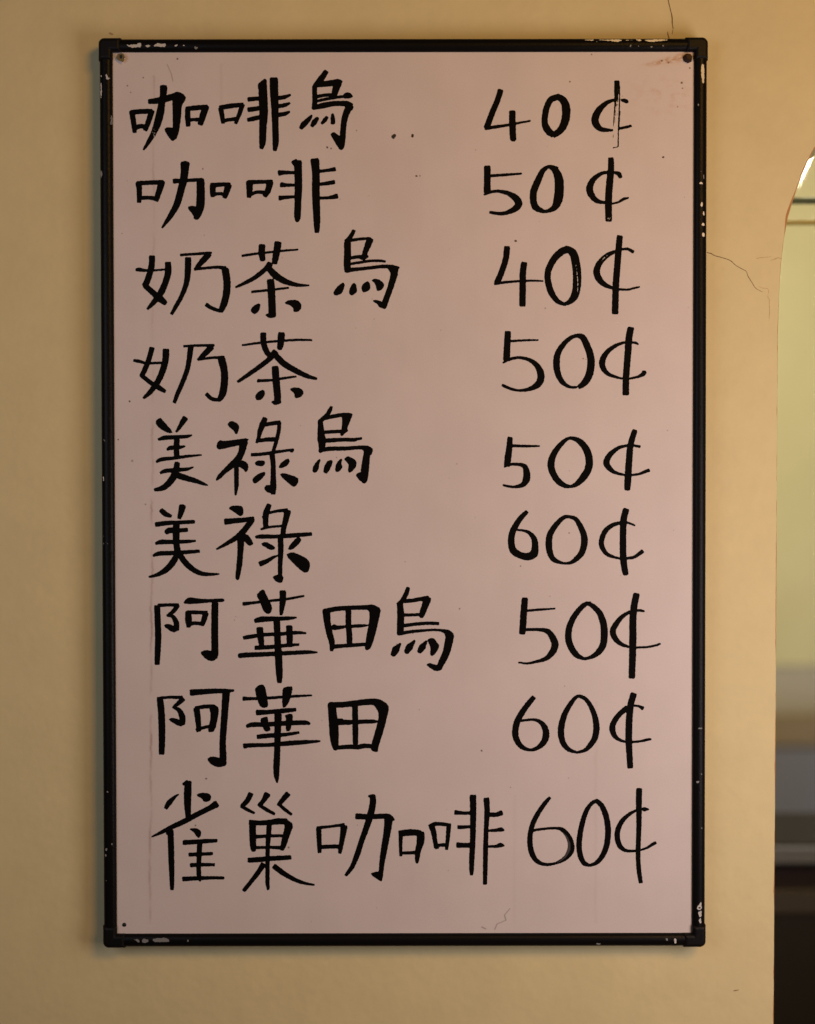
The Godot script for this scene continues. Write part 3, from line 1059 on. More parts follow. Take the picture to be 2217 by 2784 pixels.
	ink("worn_streak", [[1372, 690, 4, 1384, 672, 5, 1388, 692, 4], [1392, 692, 4, 1402, 674, 5, 1410, 672, 3]], M.chip, 0.0004)

	new_line("third line of black handwriting, three characters ending in a raised one and 40 cents")
	close_up(360, 640, 500)
	ink(C, [[185, 205, 54, 180, 290, 54, 150, 400, 54, 124, 462, 56], [124, 470, 48, 200, 540, 52, 260, 590, 64, 306, 630, 44], [335, 265, 54, 335, 350, 58, 310, 440, 55, 265, 540, 58, 205, 620, 46, 146, 684, 20], [42, 320, 26, 72, 320, 36, 130, 328, 22, 220, 325, 17, 310, 317, 17],
		[522, 222, 56, 520, 330, 56, 505, 450, 46, 460, 570, 38, 410, 660, 36, 370, 730, 26], [455, 182, 22, 560, 175, 22, 700, 166, 26, 738, 162, 14], [712, 180, 54, 656, 240, 54, 592, 314, 28], [585, 316, 22, 700, 304, 22, 800, 297, 26, 866, 306, 36], [870, 328, 66, 885, 430, 64, 880, 540, 64, 856, 640, 60, 830, 702, 44], [695, 648, 34, 745, 680, 32, 822, 706, 28]])
	ink(C, [[1030, 190, 20, 1150, 172, 20, 1300, 155, 18, 1450, 140, 18, 1545, 133, 12], [1212, 102, 58, 1210, 170, 58, 1218, 222, 48], [1360, 78, 64, 1350, 150, 62, 1330, 252, 50], [1282, 272, 56, 1250, 310, 42, 1150, 390, 38, 1060, 440, 32, 970, 483, 16], [1282, 315, 54, 1340, 375, 64, 1430, 430, 52, 1540, 462, 34, 1650, 467, 10],
		[1292, 430, 66, 1300, 520, 66, 1305, 640, 66, 1308, 735, 66], ["spot", 1238, 742, 1285, 724, 1345, 742, 1335, 765, 1280, 772], [1120, 527, 20, 1260, 512, 20, 1457, 490, 16], ["spot", 1104, 702, 1130, 660, 1196, 630, 1190, 690, 1165, 725, 1135, 734], ["spot", 1418, 630, 1460, 606, 1540, 604, 1575, 636, 1580, 680, 1550, 712, 1506, 714, 1508, 680, 1480, 655]])
	close_up(890, 610, 220)
	ink(C, [[565, 138, 70, 520, 225, 84, 470, 305, 98, 425, 355, 110], [430, 400, 138, 435, 550, 138, 430, 700, 138, 425, 850, 142, 440, 960, 130], ["spot", 360, 920, 500, 920, 520, 1010, 380, 1030], [490, 340, 66, 650, 318, 54, 830, 302, 52, 910, 305, 60], [905, 340, 138, 870, 430, 128, 820, 560, 108, 790, 655, 100], [500, 718, 60, 620, 692, 70, 760, 690, 76, 860, 682, 46], ["spot", 690, 730, 770, 760, 805, 745, 880, 690, 850, 650, 740, 650],
		[490, 840, 46, 700, 807, 50, 900, 777, 48, 1100, 772, 50, 1226, 785, 42], [410, 975, 92, 600, 955, 74, 850, 930, 64, 1100, 900, 68, 1250, 892, 74, 1400, 902, 74, 1524, 920, 28], ["spot", 1270, 910, 1400, 870, 1522, 920, 1500, 1010, 1500, 1090, 1350, 1090, 1345, 1020], [1430, 1040, 140, 1385, 1200, 128, 1330, 1380, 118, 1270, 1540, 118, 1220, 1690, 120, 1210, 1745, 100], ["spot", 966, 1620, 1040, 1600, 1170, 1645, 1250, 1700, 1260, 1775, 1120, 1768, 1070, 1690],
		["spot", 128, 1465, 190, 1350, 300, 1258, 345, 1236, 374, 1285, 340, 1400, 290, 1482, 175, 1510], ["spot", 466, 1450, 490, 1350, 540, 1256, 585, 1246, 614, 1290, 634, 1410, 610, 1458, 520, 1508, 485, 1487], ["spot", 733, 1340, 770, 1258, 850, 1208, 892, 1232, 917, 1320, 897, 1392, 780, 1448, 743, 1412], ["spot", 942, 1185, 1020, 1152, 1110, 1176, 1182, 1232, 1214, 1290, 1162, 1384, 1060, 1420, 1042, 1310, 1008, 1240]])
	close_up(1320, 630, 450)
	ink(D, [[225, 170, 60, 215, 270, 58, 180, 390, 58, 126, 522, 60], [98, 543, 18, 200, 525, 24, 350, 513, 20, 500, 508, 18, 598, 513, 12], [402, 335, 62, 390, 430, 62, 388, 560, 64, 386, 755, 62]])
	ink(D, [[850, 185, 72, 795, 205, 72, 715, 280, 66, 655, 400, 62, 650, 510, 62, 685, 630, 62, 750, 720, 48, 830, 755, 26], [840, 175, 56, 905, 215, 78, 935, 300, 82, 952, 430, 84, 950, 560, 82, 925, 670, 74, 870, 730, 48, 810, 755, 22]])
	ink("worn_streak", [[940, 342, 2, 950, 420, 5, 958, 500, 6, 960, 580, 5, 955, 640, 2]], M.chip, 0.0004)
	ink(S, [[1395, 58, 60, 1385, 160, 62, 1370, 350, 62, 1355, 550, 64, 1350, 700, 64, 1347, 835, 64], [1350, 205, 28, 1270, 242, 44, 1190, 320, 54, 1155, 410, 66, 1180, 490, 64, 1240, 550, 48, 1320, 583, 28], [1420, 182, 20, 1480, 180, 26, 1532, 208, 32], [1390, 598, 22, 1480, 600, 19, 1550, 583, 17, 1600, 573, 13]])
	ink("worn_streak", [[1205, 305, 2, 1230, 275, 5, 1265, 245, 3]], M.chip, 0.0004)

	new_line("fourth line of black handwriting, two characters and 50 cents, thinner strokes")
	close_up(350, 890, 530)
	ink(C, [[205, 188, 44, 180, 280, 42, 145, 370, 42, 120, 422, 42], [117, 425, 34, 200, 490, 36, 265, 530, 44, 318, 562, 30], [330, 207, 56, 325, 290, 54, 295, 400, 52, 250, 490, 48, 190, 570, 40, 135, 621, 20], [50, 292, 20, 90, 298, 28, 160, 315, 20, 290, 312, 18],
		[548, 178, 48, 535, 280, 42, 515, 380, 40, 470, 500, 38, 430, 590, 36, 406, 658, 28], [490, 166, 18, 600, 160, 20, 750, 158, 20], [726, 178, 50, 670, 235, 46, 616, 284, 22], [615, 286, 16, 720, 269, 20, 838, 264, 26], [820, 285, 64, 843, 380, 60, 845, 480, 60, 830, 580, 62, 800, 636, 36], [690, 590, 32, 735, 630, 32, 800, 639, 28]])
	ink(C, [[1005, 157, 14, 1150, 137, 18, 1330, 120, 18, 1500, 110, 18, 1612, 113, 14], [1187, 62, 50, 1190, 140, 48, 1215, 210, 48, 1240, 245, 40], [1347, 62, 58, 1340, 140, 56, 1332, 182, 42], [1290, 222, 56, 1240, 280, 42, 1150, 350, 38, 1050, 420, 34, 966, 477, 22], [1290, 240, 50, 1370, 320, 52, 1470, 380, 48, 1570, 428, 38, 1655, 452, 18],
		[1292, 360, 58, 1300, 470, 60, 1310, 570, 60, 1314, 650, 56], ["spot", 1253, 655, 1300, 638, 1345, 650, 1342, 670, 1290, 686], [1142, 470, 26, 1260, 465, 20, 1380, 446, 20, 1475, 433, 12], ["spot", 1114, 610, 1140, 570, 1194, 546, 1201, 595, 1170, 636, 1130, 642], ["spot", 1418, 545, 1460, 528, 1520, 539, 1545, 575, 1520, 610, 1482, 624, 1464, 612, 1463, 580]])
	close_up(1350, 880, 430)
	ink(D, [[125, 102, 64, 118, 240, 66, 112, 385, 70], [155, 190, 22, 320, 180, 20, 455, 178, 12], [75, 422, 14, 150, 385, 28, 240, 369, 27, 340, 386, 35, 430, 442, 52, 480, 530, 72, 480, 610, 74, 440, 670, 64, 350, 712, 38, 250, 725, 23, 150, 705, 28, 70, 669, 27]])
	ink(D, [[905, 130, 38, 830, 142, 38, 740, 212, 48, 670, 320, 62, 653, 430, 70, 668, 540, 62, 715, 630, 52, 790, 685, 28, 870, 690, 20], [890, 130, 42, 940, 152, 64, 985, 240, 70, 1020, 340, 74, 1028, 440, 78, 1010, 550, 78, 960, 640, 68, 900, 685, 42]])
	ink(S, [[1458, 58, 68, 1438, 170, 70, 1430, 300, 70, 1418, 450, 66, 1408, 600, 66, 1405, 755, 68], [1395, 203, 22, 1300, 236, 35, 1200, 312, 50, 1150, 410, 64, 1165, 490, 55, 1230, 555, 36, 1370, 598, 15], [1470, 202, 18, 1510, 208, 25, 1540, 222, 15], [1450, 597, 17, 1540, 575, 25, 1590, 550, 42, 1605, 530, 48]])

	new_line("fifth line of black handwriting, three characters ending in a raised one and 50 cents with a small five")
	close_up(400, 1120, 430)
	ink(C, [["spot", 88, 105, 145, 60, 175, 95, 284, 220, 240, 232, 130, 175], [412, 75, 62, 380, 122, 50, 345, 180, 34, 320, 213, 18], [130, 298, 26, 200, 280, 46, 350, 272, 38, 440, 265, 34, 485, 252, 12], [325, 310, 60, 320, 400, 56, 325, 480, 56], [222, 408, 22, 260, 390, 46, 350, 385, 38, 412, 372, 14], [107, 540, 22, 160, 515, 40, 300, 500, 34, 450, 480, 28, 590, 468, 12],
		[328, 562, 56, 318, 620, 62, 300, 680, 70], [150, 662, 24, 200, 640, 42, 330, 630, 42, 440, 620, 32, 503, 598, 10], [310, 670, 78, 250, 760, 68, 180, 820, 58, 90, 845, 32], [310, 680, 60, 400, 710, 64, 520, 745, 48, 600, 775, 34, 658, 795, 10]])
	ink(C, [["spot", 876, 135, 910, 96, 980, 120, 1002, 165, 985, 230, 965, 244, 948, 205, 898, 165], ["spot", 757, 380, 765, 335, 795, 306, 830, 318, 950, 305, 1108, 282, 1080, 345, 930, 375, 800, 406, 770, 400], [1050, 330, 88, 1030, 430, 68, 990, 510, 70, 930, 570, 68, 850, 640, 48, 790, 700, 44, 756, 737, 14], [972, 560, 50, 972, 680, 46, 972, 800, 44, 962, 900, 16], ["spot", 1000, 520, 1070, 538, 1104, 580, 1090, 642, 1070, 652, 1050, 620, 995, 590, 970, 560],
		[1280, 78, 52, 1255, 140, 64, 1228, 210, 50, 1215, 270, 38, 1192, 330, 24], [1280, 140, 36, 1360, 125, 42, 1436, 115, 42], [1438, 120, 38, 1432, 200, 38, 1410, 300, 38, 1375, 420, 34], [1215, 312, 34, 1300, 300, 42, 1380, 298, 48], [1142, 464, 34, 1250, 458, 32, 1400, 435, 32, 1588, 408, 20], ["spot", 1560, 405, 1592, 395, 1600, 412, 1582, 440, 1555, 435], [1360, 470, 56, 1370, 560, 50, 1372, 680, 52, 1372, 800, 64, 1372, 880, 48], ["spot", 1273, 825, 1300, 793, 1350, 795, 1370, 882, 1300, 872],
		["spot", 1170, 555, 1205, 528, 1270, 528, 1284, 560, 1255, 590, 1190, 582], ["spot", 1432, 595, 1460, 550, 1530, 502, 1550, 530, 1530, 577, 1470, 607, 1440, 607], ["spot", 1146, 735, 1180, 690, 1277, 646, 1287, 675, 1240, 732, 1180, 777, 1158, 767], ["spot", 1440, 685, 1480, 660, 1642, 713, 1643, 760, 1612, 808, 1578, 808]])
	close_up(840, 1095, 200)
	ink(C, [[525, 105, 62, 490, 185, 92, 430, 285, 92, 350, 362, 98, 262, 430, 82], [270, 445, 110, 280, 560, 128, 285, 700, 148, 300, 850, 186, 308, 1000, 148, 300, 1080, 118, 266, 1138, 56], [330, 372, 86, 550, 322, 82, 750, 287, 86, 880, 275, 76], ["spot", 770, 260, 860, 232, 1000, 250, 1022, 280, 940, 480, 890, 600, 925, 650, 860, 700, 770, 780, 735, 740, 765, 640, 790, 460], [340, 690, 72, 550, 677, 76, 760, 667, 76],
		[380, 886, 96, 600, 872, 92, 800, 862, 82, 1050, 864, 82, 1140, 846, 58, 1228, 831, 48], [262, 1130, 66, 400, 1085, 96, 600, 1070, 92, 900, 1065, 86, 1150, 1046, 78, 1320, 1050, 96, 1400, 1080, 106], ["spot", 1190, 1060, 1330, 996, 1420, 1020, 1502, 1085, 1450, 1240, 1290, 1240, 1300, 1130], [1365, 1160, 150, 1338, 1350, 160, 1318, 1500, 178, 1305, 1650, 176, 1298, 1780, 146, 1290, 1835, 88], ["spot", 1102, 1690, 1150, 1638, 1230, 1618, 1300, 1800, 1210, 1835, 1150, 1762],
		[140, 1588, 90, 165, 1520, 128, 200, 1430, 88, 254, 1332, 36], [396, 1608, 90, 430, 1520, 142, 480, 1420, 128, 524, 1372, 58], ["spot", 617, 1560, 635, 1450, 690, 1358, 760, 1306, 782, 1335, 750, 1400, 788, 1490, 740, 1574, 680, 1616, 633, 1602], ["spot", 822, 1315, 910, 1246, 1020, 1298, 1092, 1348, 1116, 1420, 1082, 1522, 1000, 1608, 950, 1632, 920, 1592, 938, 1440, 898, 1390]])
	close_up(1350, 1150, 440)
	ink(D, [[145, 165, 52, 138, 260, 60, 125, 360, 68, 115, 442, 62], [165, 242, 28, 320, 245, 24, 455, 245, 15], [88, 463, 14, 150, 440, 28, 230, 439, 29, 300, 461, 48, 322, 530, 68, 318, 600, 74, 280, 655, 48, 180, 678, 23, 76, 660, 20]])
	ink(D, [[845, 160, 24, 760, 166, 32, 680, 232, 48, 610, 330, 62, 580, 430, 72, 600, 530, 66, 660, 620, 62, 730, 665, 48, 790, 675, 23], [800, 160, 26, 880, 192, 58, 950, 272, 72, 985, 380, 74, 975, 490, 74, 920, 580, 72, 850, 650, 48, 780, 678, 23]])
	ink(S, [[1466, 88, 52, 1425, 230, 62, 1412, 350, 64, 1402, 500, 68, 1395, 620, 68, 1390, 695, 60], [1385, 240, 22, 1300, 263, 34, 1210, 332, 52, 1168, 415, 64, 1195, 475, 54, 1260, 525, 33, 1370, 555, 17], [1455, 238, 22, 1520, 250, 25], [1440, 553, 20, 1520, 540, 23, 1580, 515, 31, 1616, 503, 34]])

	new_line("sixth line of black handwriting, two characters and 60 cents with a heavy six")
	close_up(390, 1365, 480)
	ink(C, [[180, 85, 46, 215, 115, 50, 268, 136, 28], [380, 48, 64, 370, 90, 54, 352, 152, 36], [130, 218, 44, 220, 205, 42, 330, 200, 34, 420, 195, 36, 492, 192, 32], [322, 220, 60, 320, 320, 64, 325, 420, 58, 340, 500, 62], [230, 290, 46, 260, 275, 54, 350, 275, 38, 422, 270, 38], [127, 402, 26, 180, 388, 44, 320, 388, 36, 430, 383, 32, 505, 377, 17], [102, 520, 22, 160, 500, 42, 300, 495, 40, 450, 485, 34, 540, 478, 29],
		[325, 520, 54, 285, 590, 60, 220, 660, 54, 140, 705, 34, 60, 728, 16], [360, 520, 54, 420, 600, 54, 500, 665, 48, 590, 700, 38, 735, 700, 12]])
	ink(C, [["spot", 830, 62, 860, 36, 950, 36, 970, 55, 972, 120, 945, 140, 890, 100], [806, 190, 58, 880, 183, 50, 970, 175, 44, 1068, 162, 38], [1050, 182, 58, 1010, 240, 52, 960, 300, 58, 900, 350, 48, 800, 410, 33, 716, 458, 13], [950, 370, 66, 945, 480, 54, 936, 600, 52, 919, 720, 40, 918, 744, 26], ["spot", 950, 320, 1010, 313, 1050, 360, 1072, 412, 1030, 427, 988, 385],
		[1222, 33, 44, 1195, 110, 58, 1190, 180, 50, 1192, 238, 46], [1225, 105, 22, 1310, 86, 25, 1395, 80, 36], [1402, 98, 64, 1385, 180, 52, 1365, 260, 46, 1360, 320, 46], [1147, 264, 18, 1230, 243, 20, 1340, 233, 20], [1162, 145, 18, 1185, 140, 28], [1098, 340, 22, 1150, 335, 40, 1300, 335, 34, 1450, 325, 42, 1630, 311, 32], [1335, 350, 52, 1338, 480, 50, 1332, 600, 40, 1332, 700, 40], ["spot", 1258, 728, 1300, 706, 1364, 718, 1354, 780, 1320, 784, 1285, 767],
		["spot", 1141, 410, 1190, 383, 1287, 440, 1270, 464, 1230, 462], ["spot", 1406, 462, 1430, 415, 1490, 348, 1522, 343, 1537, 370, 1512, 410, 1450, 462], [1142, 600, 48, 1200, 575, 42, 1260, 540, 27, 1310, 520, 10], ["spot", 1382, 515, 1450, 486, 1520, 513, 1602, 558, 1624, 610, 1607, 677, 1565, 687, 1508, 640]])
	close_up(1360, 1370, 420)
	ink(D, [[295, 92, 40, 235, 152, 54, 175, 240, 62, 135, 330, 68, 125, 430, 70, 150, 520, 74, 230, 572, 70, 310, 585, 80, 375, 555, 88, 390, 480, 70, 380, 390, 58, 330, 325, 38, 260, 296, 22, 190, 290, 17]])
	ink(D, [[800, 145, 28, 720, 146, 40, 640, 212, 52, 560, 330, 64, 543, 440, 70, 555, 540, 64, 600, 620, 52, 700, 660, 22], [780, 146, 32, 840, 167, 44, 890, 242, 56, 930, 340, 66, 938, 430, 70, 910, 540, 64, 850, 610, 54, 780, 655, 31, 690, 660, 19]])
	ink(S, [[1400, 72, 66, 1375, 170, 68, 1368, 320, 68, 1367, 480, 68, 1370, 600, 70, 1385, 720, 64, 1396, 770, 60], [1335, 212, 32, 1250, 236, 43, 1170, 302, 52, 1128, 410, 54, 1140, 490, 51, 1200, 565, 38, 1330, 608, 17], [1410, 207, 20, 1460, 222, 20, 1496, 238, 15], [1405, 605, 24, 1480, 595, 29, 1540, 560, 37, 1580, 530, 43]])

	new_line("seventh and longest line of black handwriting, four characters and 50 cents")
	close_up(400, 1590, 480)
	ink(C, [[100, 217, 56, 105, 350, 56, 110, 500, 58, 105, 650, 54, 100, 763, 46], [115, 200, 32, 200, 196, 28, 300, 195, 28], [297, 203, 40, 255, 260, 40, 200, 300, 22], [205, 300, 18, 255, 310, 35, 285, 370, 50, 287, 430, 50], ["spot", 160, 398, 200, 378, 250, 395, 312, 440, 255, 467],
		["spot", 357, 182, 370, 150, 410, 120, 520, 138, 640, 140, 740, 132, 757, 150, 740, 166, 640, 168, 520, 178, 430, 186], [662, 190, 62, 660, 350, 64, 660, 520, 64, 662, 675, 64], ["spot", 516, 660, 570, 633, 640, 650, 700, 700, 640, 744, 580, 727], [402, 272, 54, 405, 340, 64, 405, 402, 38], [400, 267, 34, 480, 268, 34, 580, 270, 33], [570, 287, 54, 555, 340, 50, 540, 388, 34], [400, 385, 42, 460, 373, 32, 540, 378, 34]])
	ink(C, [[942, 185, 34, 1050, 173, 24, 1200, 155, 22, 1350, 140, 24, 1525, 108, 17], ["spot", 1066, 100, 1105, 58, 1135, 42, 1165, 110, 1220, 220, 1205, 270, 1175, 284, 1135, 255, 1100, 160], [1322, 75, 62, 1322, 150, 58, 1312, 230, 45, 1305, 288, 24], [1058, 350, 38, 1120, 335, 54, 1250, 330, 40, 1380, 325, 34, 1455, 318, 10], [1262, 345, 62, 1268, 450, 60, 1272, 560, 60, 1280, 700, 68, 1288, 850, 64, 1290, 942, 42],
		[947, 515, 32, 1000, 505, 38, 1150, 485, 32, 1300, 478, 32, 1450, 465, 32, 1545, 470, 16], [1098, 433, 64, 1105, 500, 60, 1115, 580, 48], [1385, 413, 58, 1388, 500, 60, 1390, 590, 48], [1062, 612, 40, 1200, 605, 38, 1350, 590, 34, 1475, 580, 20], [902, 690, 42, 960, 683, 46, 1150, 675, 42, 1350, 665, 38, 1550, 655, 36, 1655, 657, 12]])
	close_up(860, 1580, 400)
	ink(C, [[120, 352, 88, 130, 470, 74, 155, 600, 70, 185, 720, 64, 182, 805, 36], [112, 347, 52, 250, 322, 52, 450, 309, 46, 640, 306, 56], ["spot", 580, 325, 610, 278, 660, 272, 758, 318, 735, 430, 690, 620, 640, 780, 590, 808, 568, 785, 590, 640, 628, 440, 624, 350], [378, 352, 62, 378, 500, 62, 388, 620, 64, 390, 730, 62], ["spot", 178, 520, 215, 503, 240, 522, 345, 516, 345, 548, 220, 570, 185, 566], [345, 532, 32, 500, 522, 38, 600, 516, 16], [190, 766, 50, 300, 756, 42, 450, 746, 40, 580, 736, 34]])
	ink(C, [[1073, 84, 40, 1050, 150, 52, 1005, 230, 50, 957, 270, 38], [980, 272, 68, 988, 400, 76, 985, 500, 76, 983, 595, 76], ["spot", 945, 590, 1020, 580, 1030, 610, 970, 632, 945, 625], [1010, 236, 40, 1120, 226, 42, 1200, 212, 42, 1300, 200, 56], ["spot", 1245, 200, 1290, 168, 1322, 195, 1340, 198, 1338, 235, 1305, 300, 1270, 390, 1245, 432, 1205, 425, 1210, 360, 1248, 240], [1020, 395, 36, 1140, 393, 30, 1230, 390, 36], [1020, 520, 38, 1150, 503, 36, 1300, 491, 36, 1425, 495, 34], [975, 612, 42, 1100, 591, 34, 1300, 572, 26, 1430, 571, 25, 1530, 590, 46], ["spot", 1460, 570, 1550, 566, 1616, 625, 1585, 740, 1500, 740, 1515, 630],
		[1553, 690, 92, 1520, 830, 82, 1470, 940, 74, 1432, 1015, 58], ["spot", 1285, 970, 1330, 956, 1400, 980, 1470, 1000, 1467, 1037, 1393, 1050, 1330, 1012], [902, 855, 56, 930, 800, 82, 984, 729, 15], [1057, 825, 52, 1090, 770, 78, 1150, 696, 18], [1207, 820, 48, 1240, 770, 74, 1289, 701, 17], ["spot", 1298, 685, 1340, 663, 1382, 675, 1412, 720, 1438, 755, 1415, 812, 1360, 875, 1333, 862, 1338, 780, 1323, 735]])
	close_up(1390, 1600, 430)
	ink(D, [[150, 120, 64, 138, 260, 68, 130, 400, 68, 122, 475, 66], [180, 240, 24, 330, 228, 22, 475, 217, 13], [165, 447, 26, 300, 446, 31, 400, 467, 54, 455, 540, 70, 478, 610, 74, 450, 690, 68, 380, 760, 44, 270, 795, 27, 170, 813, 19, 86, 803, 15]])
	ink(D, [[860, 155, 24, 790, 182, 50, 700, 282, 56, 640, 400, 64, 622, 510, 68, 640, 610, 68, 700, 710, 62, 780, 758, 34, 840, 758, 23], [820, 156, 28, 890, 192, 50, 965, 272, 62, 1005, 390, 70, 1012, 500, 72, 1000, 610, 70, 950, 690, 62, 870, 745, 38, 790, 762, 21]])
	ink(S, [[1360, 72, 66, 1335, 200, 70, 1323, 350, 72, 1323, 520, 74, 1320, 700, 72, 1315, 850, 68, 1312, 955, 66], [1285, 255, 28, 1200, 312, 44, 1130, 402, 58, 1105, 470, 62, 1130, 540, 58, 1190, 600, 42, 1280, 635, 21], [1375, 238, 22, 1410, 240, 27, 1445, 248, 15], [1360, 640, 20, 1480, 635, 19, 1570, 618, 21, 1618, 600, 17]])

	new_line("eighth line of black handwriting, three characters and 60 cents")
	close_up(410, 1845, 480)
	ink(C, [[92, 197, 60, 105, 330, 62, 110, 480, 62, 110, 620, 58, 108, 722, 52], [90, 190, 26, 180, 181, 24, 300, 184, 32], [312, 202, 46, 270, 240, 38, 221, 280, 22], [225, 282, 18, 275, 305, 42, 308, 370, 58, 310, 430, 52], ["spot", 173, 400, 210, 380, 270, 395, 338, 440, 285, 469],
		[402, 135, 60, 480, 130, 54, 600, 122, 46, 720, 120, 40, 808, 117, 17], [735, 132, 72, 725, 280, 64, 712, 450, 60, 702, 620, 58, 705, 750, 64, 705, 825, 60], ["spot", 547, 785, 590, 756, 680, 772, 738, 800, 736, 842, 670, 864, 600, 842], [448, 302, 58, 460, 390, 54, 470, 500, 42], [442, 286, 32, 530, 272, 36, 616, 270, 34], ["spot", 570, 275, 610, 250, 662, 280, 658, 350, 625, 510, 570, 522, 560, 500, 590, 360], [455, 500, 38, 500, 480, 28, 570, 465, 28]])
	ink(C, [[908, 195, 38, 1000, 195, 26, 1150, 188, 26, 1300, 178, 24, 1420, 170, 24, 1565, 163, 13], ["spot", 1014, 100, 1050, 68, 1090, 54, 1115, 90, 1130, 170, 1146, 275, 1090, 285, 1060, 260, 1030, 170], ["spot", 1285, 95, 1330, 78, 1384, 76, 1365, 170, 1340, 240, 1300, 286, 1284, 275, 1282, 190], [1042, 330, 52, 1150, 325, 40, 1300, 312, 44, 1405, 302, 32], [1240, 355, 68, 1238, 450, 64, 1235, 560, 58, 1232, 700, 56, 1225, 850, 60, 1225, 940, 50, 1232, 1008, 14],
		[942, 462, 32, 990, 448, 44, 1130, 445, 42, 1300, 435, 44, 1500, 428, 42, 1548, 440, 14], ["spot", 1066, 395, 1110, 372, 1140, 375, 1142, 440, 1172, 500, 1120, 518, 1095, 480], ["spot", 1304, 360, 1350, 342, 1384, 350, 1378, 420, 1355, 510, 1316, 510, 1320, 380], [1047, 565, 40, 1150, 555, 42, 1300, 545, 34, 1440, 525, 22], [917, 655, 48, 980, 648, 38, 1150, 645, 34, 1350, 628, 46, 1500, 618, 38, 1645, 608, 16]])
	close_up(880, 1880, 200)
	ink(C, [[190, 320, 176, 210, 500, 186, 240, 800, 211, 250, 1000, 211, 265, 1200, 166, 288, 1330, 110], [170, 310, 126, 400, 310, 126, 700, 280, 128, 1000, 245, 136, 1200, 240, 146], ["spot", 1170, 320, 1200, 160, 1360, 205, 1500, 300, 1525, 400, 1490, 560, 1400, 920, 1275, 1300, 1262, 1420, 1120, 1380, 1110, 1280, 1220, 900, 1290, 650, 1290, 480, 1200, 340], [738, 352, 126, 740, 600, 128, 745, 900, 126, 748, 1200, 116], ["spot", 310, 640, 430, 630, 470, 662, 690, 668, 690, 768, 480, 776, 310, 790], [600, 718, 100, 900, 705, 92, 1150, 700, 86, 1258, 700, 32], [330, 1312, 86, 600, 1290, 96, 800, 1297, 106, 950, 1270, 100, 1150, 1280, 90]])
	close_up(1380, 1870, 420)
	ink(D, [[288, 112, 50, 230, 182, 56, 160, 280, 62, 105, 390, 66, 88, 500, 66, 105, 580, 62, 160, 655, 50, 250, 690, 27, 330, 670, 42, 400, 610, 64, 430, 530, 72, 415, 440, 62, 360, 376, 38, 280, 353, 25, 140, 368, 23, 76, 378, 11]])
	ink(D, [[830, 95, 28, 770, 100, 33, 700, 182, 49, 635, 300, 60, 600, 430, 68, 600, 540, 65, 630, 630, 58, 690, 690, 44, 770, 718, 21], [800, 95, 32, 860, 117, 39, 920, 192, 46, 970, 310, 57, 990, 430, 68, 975, 550, 63, 920, 640, 54, 860, 695, 37, 770, 720, 21]])
	ink(S, [[1402, 78, 66, 1370, 190, 68, 1355, 350, 70, 1350, 500, 72, 1350, 600, 70, 1358, 750, 64, 1365, 875, 62], [1325, 225, 54, 1240, 302, 54, 1180, 390, 58, 1167, 460, 65, 1190, 530, 51, 1240, 575, 34, 1315, 603, 17], [1410, 198, 20, 1460, 205, 23, 1500, 225, 42], [1390, 602, 24, 1480, 593, 23, 1560, 575, 27, 1592, 571, 19]])

	new_line("bottom line of black handwriting, four characters crowding against 60 cents")
	close_up(400, 2110, 470)
	ink(C, [[410, 68, 64, 405, 180, 72, 405, 300, 64, 410, 400, 48], [363, 80, 22, 400, 60, 36], [190, 315, 36, 225, 260, 52, 280, 205, 25, 314, 182, 8], ["spot", 485, 188, 540, 166, 620, 173, 640, 210, 627, 242, 590, 257, 563, 252, 553, 225], [683, 282, 68, 620, 320, 50, 500, 380, 48, 380, 445, 50, 250, 505, 44, 150, 555, 33, 51, 602, 10],
		[235, 550, 58, 240, 700, 56, 243, 850, 54, 248, 1000, 46, 250, 1122, 32], [200, 570, 22, 230, 555, 38], ["spot", 418, 525, 490, 516, 537, 545, 537, 590, 515, 617, 488, 590, 468, 555], [372, 660, 46, 500, 652, 42, 600, 645, 40, 690, 642, 30], [525, 670, 50, 520, 780, 46, 515, 900, 42, 518, 1000, 42, 530, 1038, 18], [427, 780, 38, 540, 775, 30, 645, 770, 30], [442, 885, 40, 550, 880, 32, 665, 880, 28], [367, 1022, 44, 500, 1015, 38, 650, 1010, 30, 758, 1012, 27]])
	ink(C, [[1030, 182, 50, 1000, 240, 48, 950, 295, 42], [945, 300, 34, 1000, 335, 31, 1064, 365, 21], [1192, 187, 62, 1160, 240, 44, 1120, 290, 38], [1120, 290, 30, 1190, 335, 34, 1264, 375, 25], [1395, 182, 54, 1350, 235, 46, 1312, 285, 38], [1317, 285, 28, 1375, 335, 32, 1434, 380, 23],
		[1050, 472, 64, 1050, 570, 64, 1055, 690, 58, 1060, 732, 42], [1032, 462, 54, 1110, 465, 44, 1200, 462, 50, 1300, 450, 58, 1375, 450, 58], ["spot", 1330, 425, 1375, 420, 1458, 480, 1420, 580, 1380, 700, 1355, 742, 1322, 732, 1342, 620, 1378, 480], [1215, 480, 48, 1208, 600, 46, 1200, 720, 38, 1198, 900, 38, 1198, 1050, 38, 1205, 1123, 22], [1080, 603, 36, 1200, 595, 28, 1345, 592, 26], [1080, 711, 28, 1200, 708, 24, 1340, 712, 36], [1017, 835, 46, 1100, 830, 48, 1250, 818, 46, 1420, 808, 42], [1153, 882, 52, 1110, 950, 46, 1050, 1030, 40, 966, 1133, 36], [1270, 900, 52, 1350, 960, 48, 1450, 1020, 40, 1560, 1062, 29, 1660, 1080, 15]])
	close_up(850, 2145, 540)
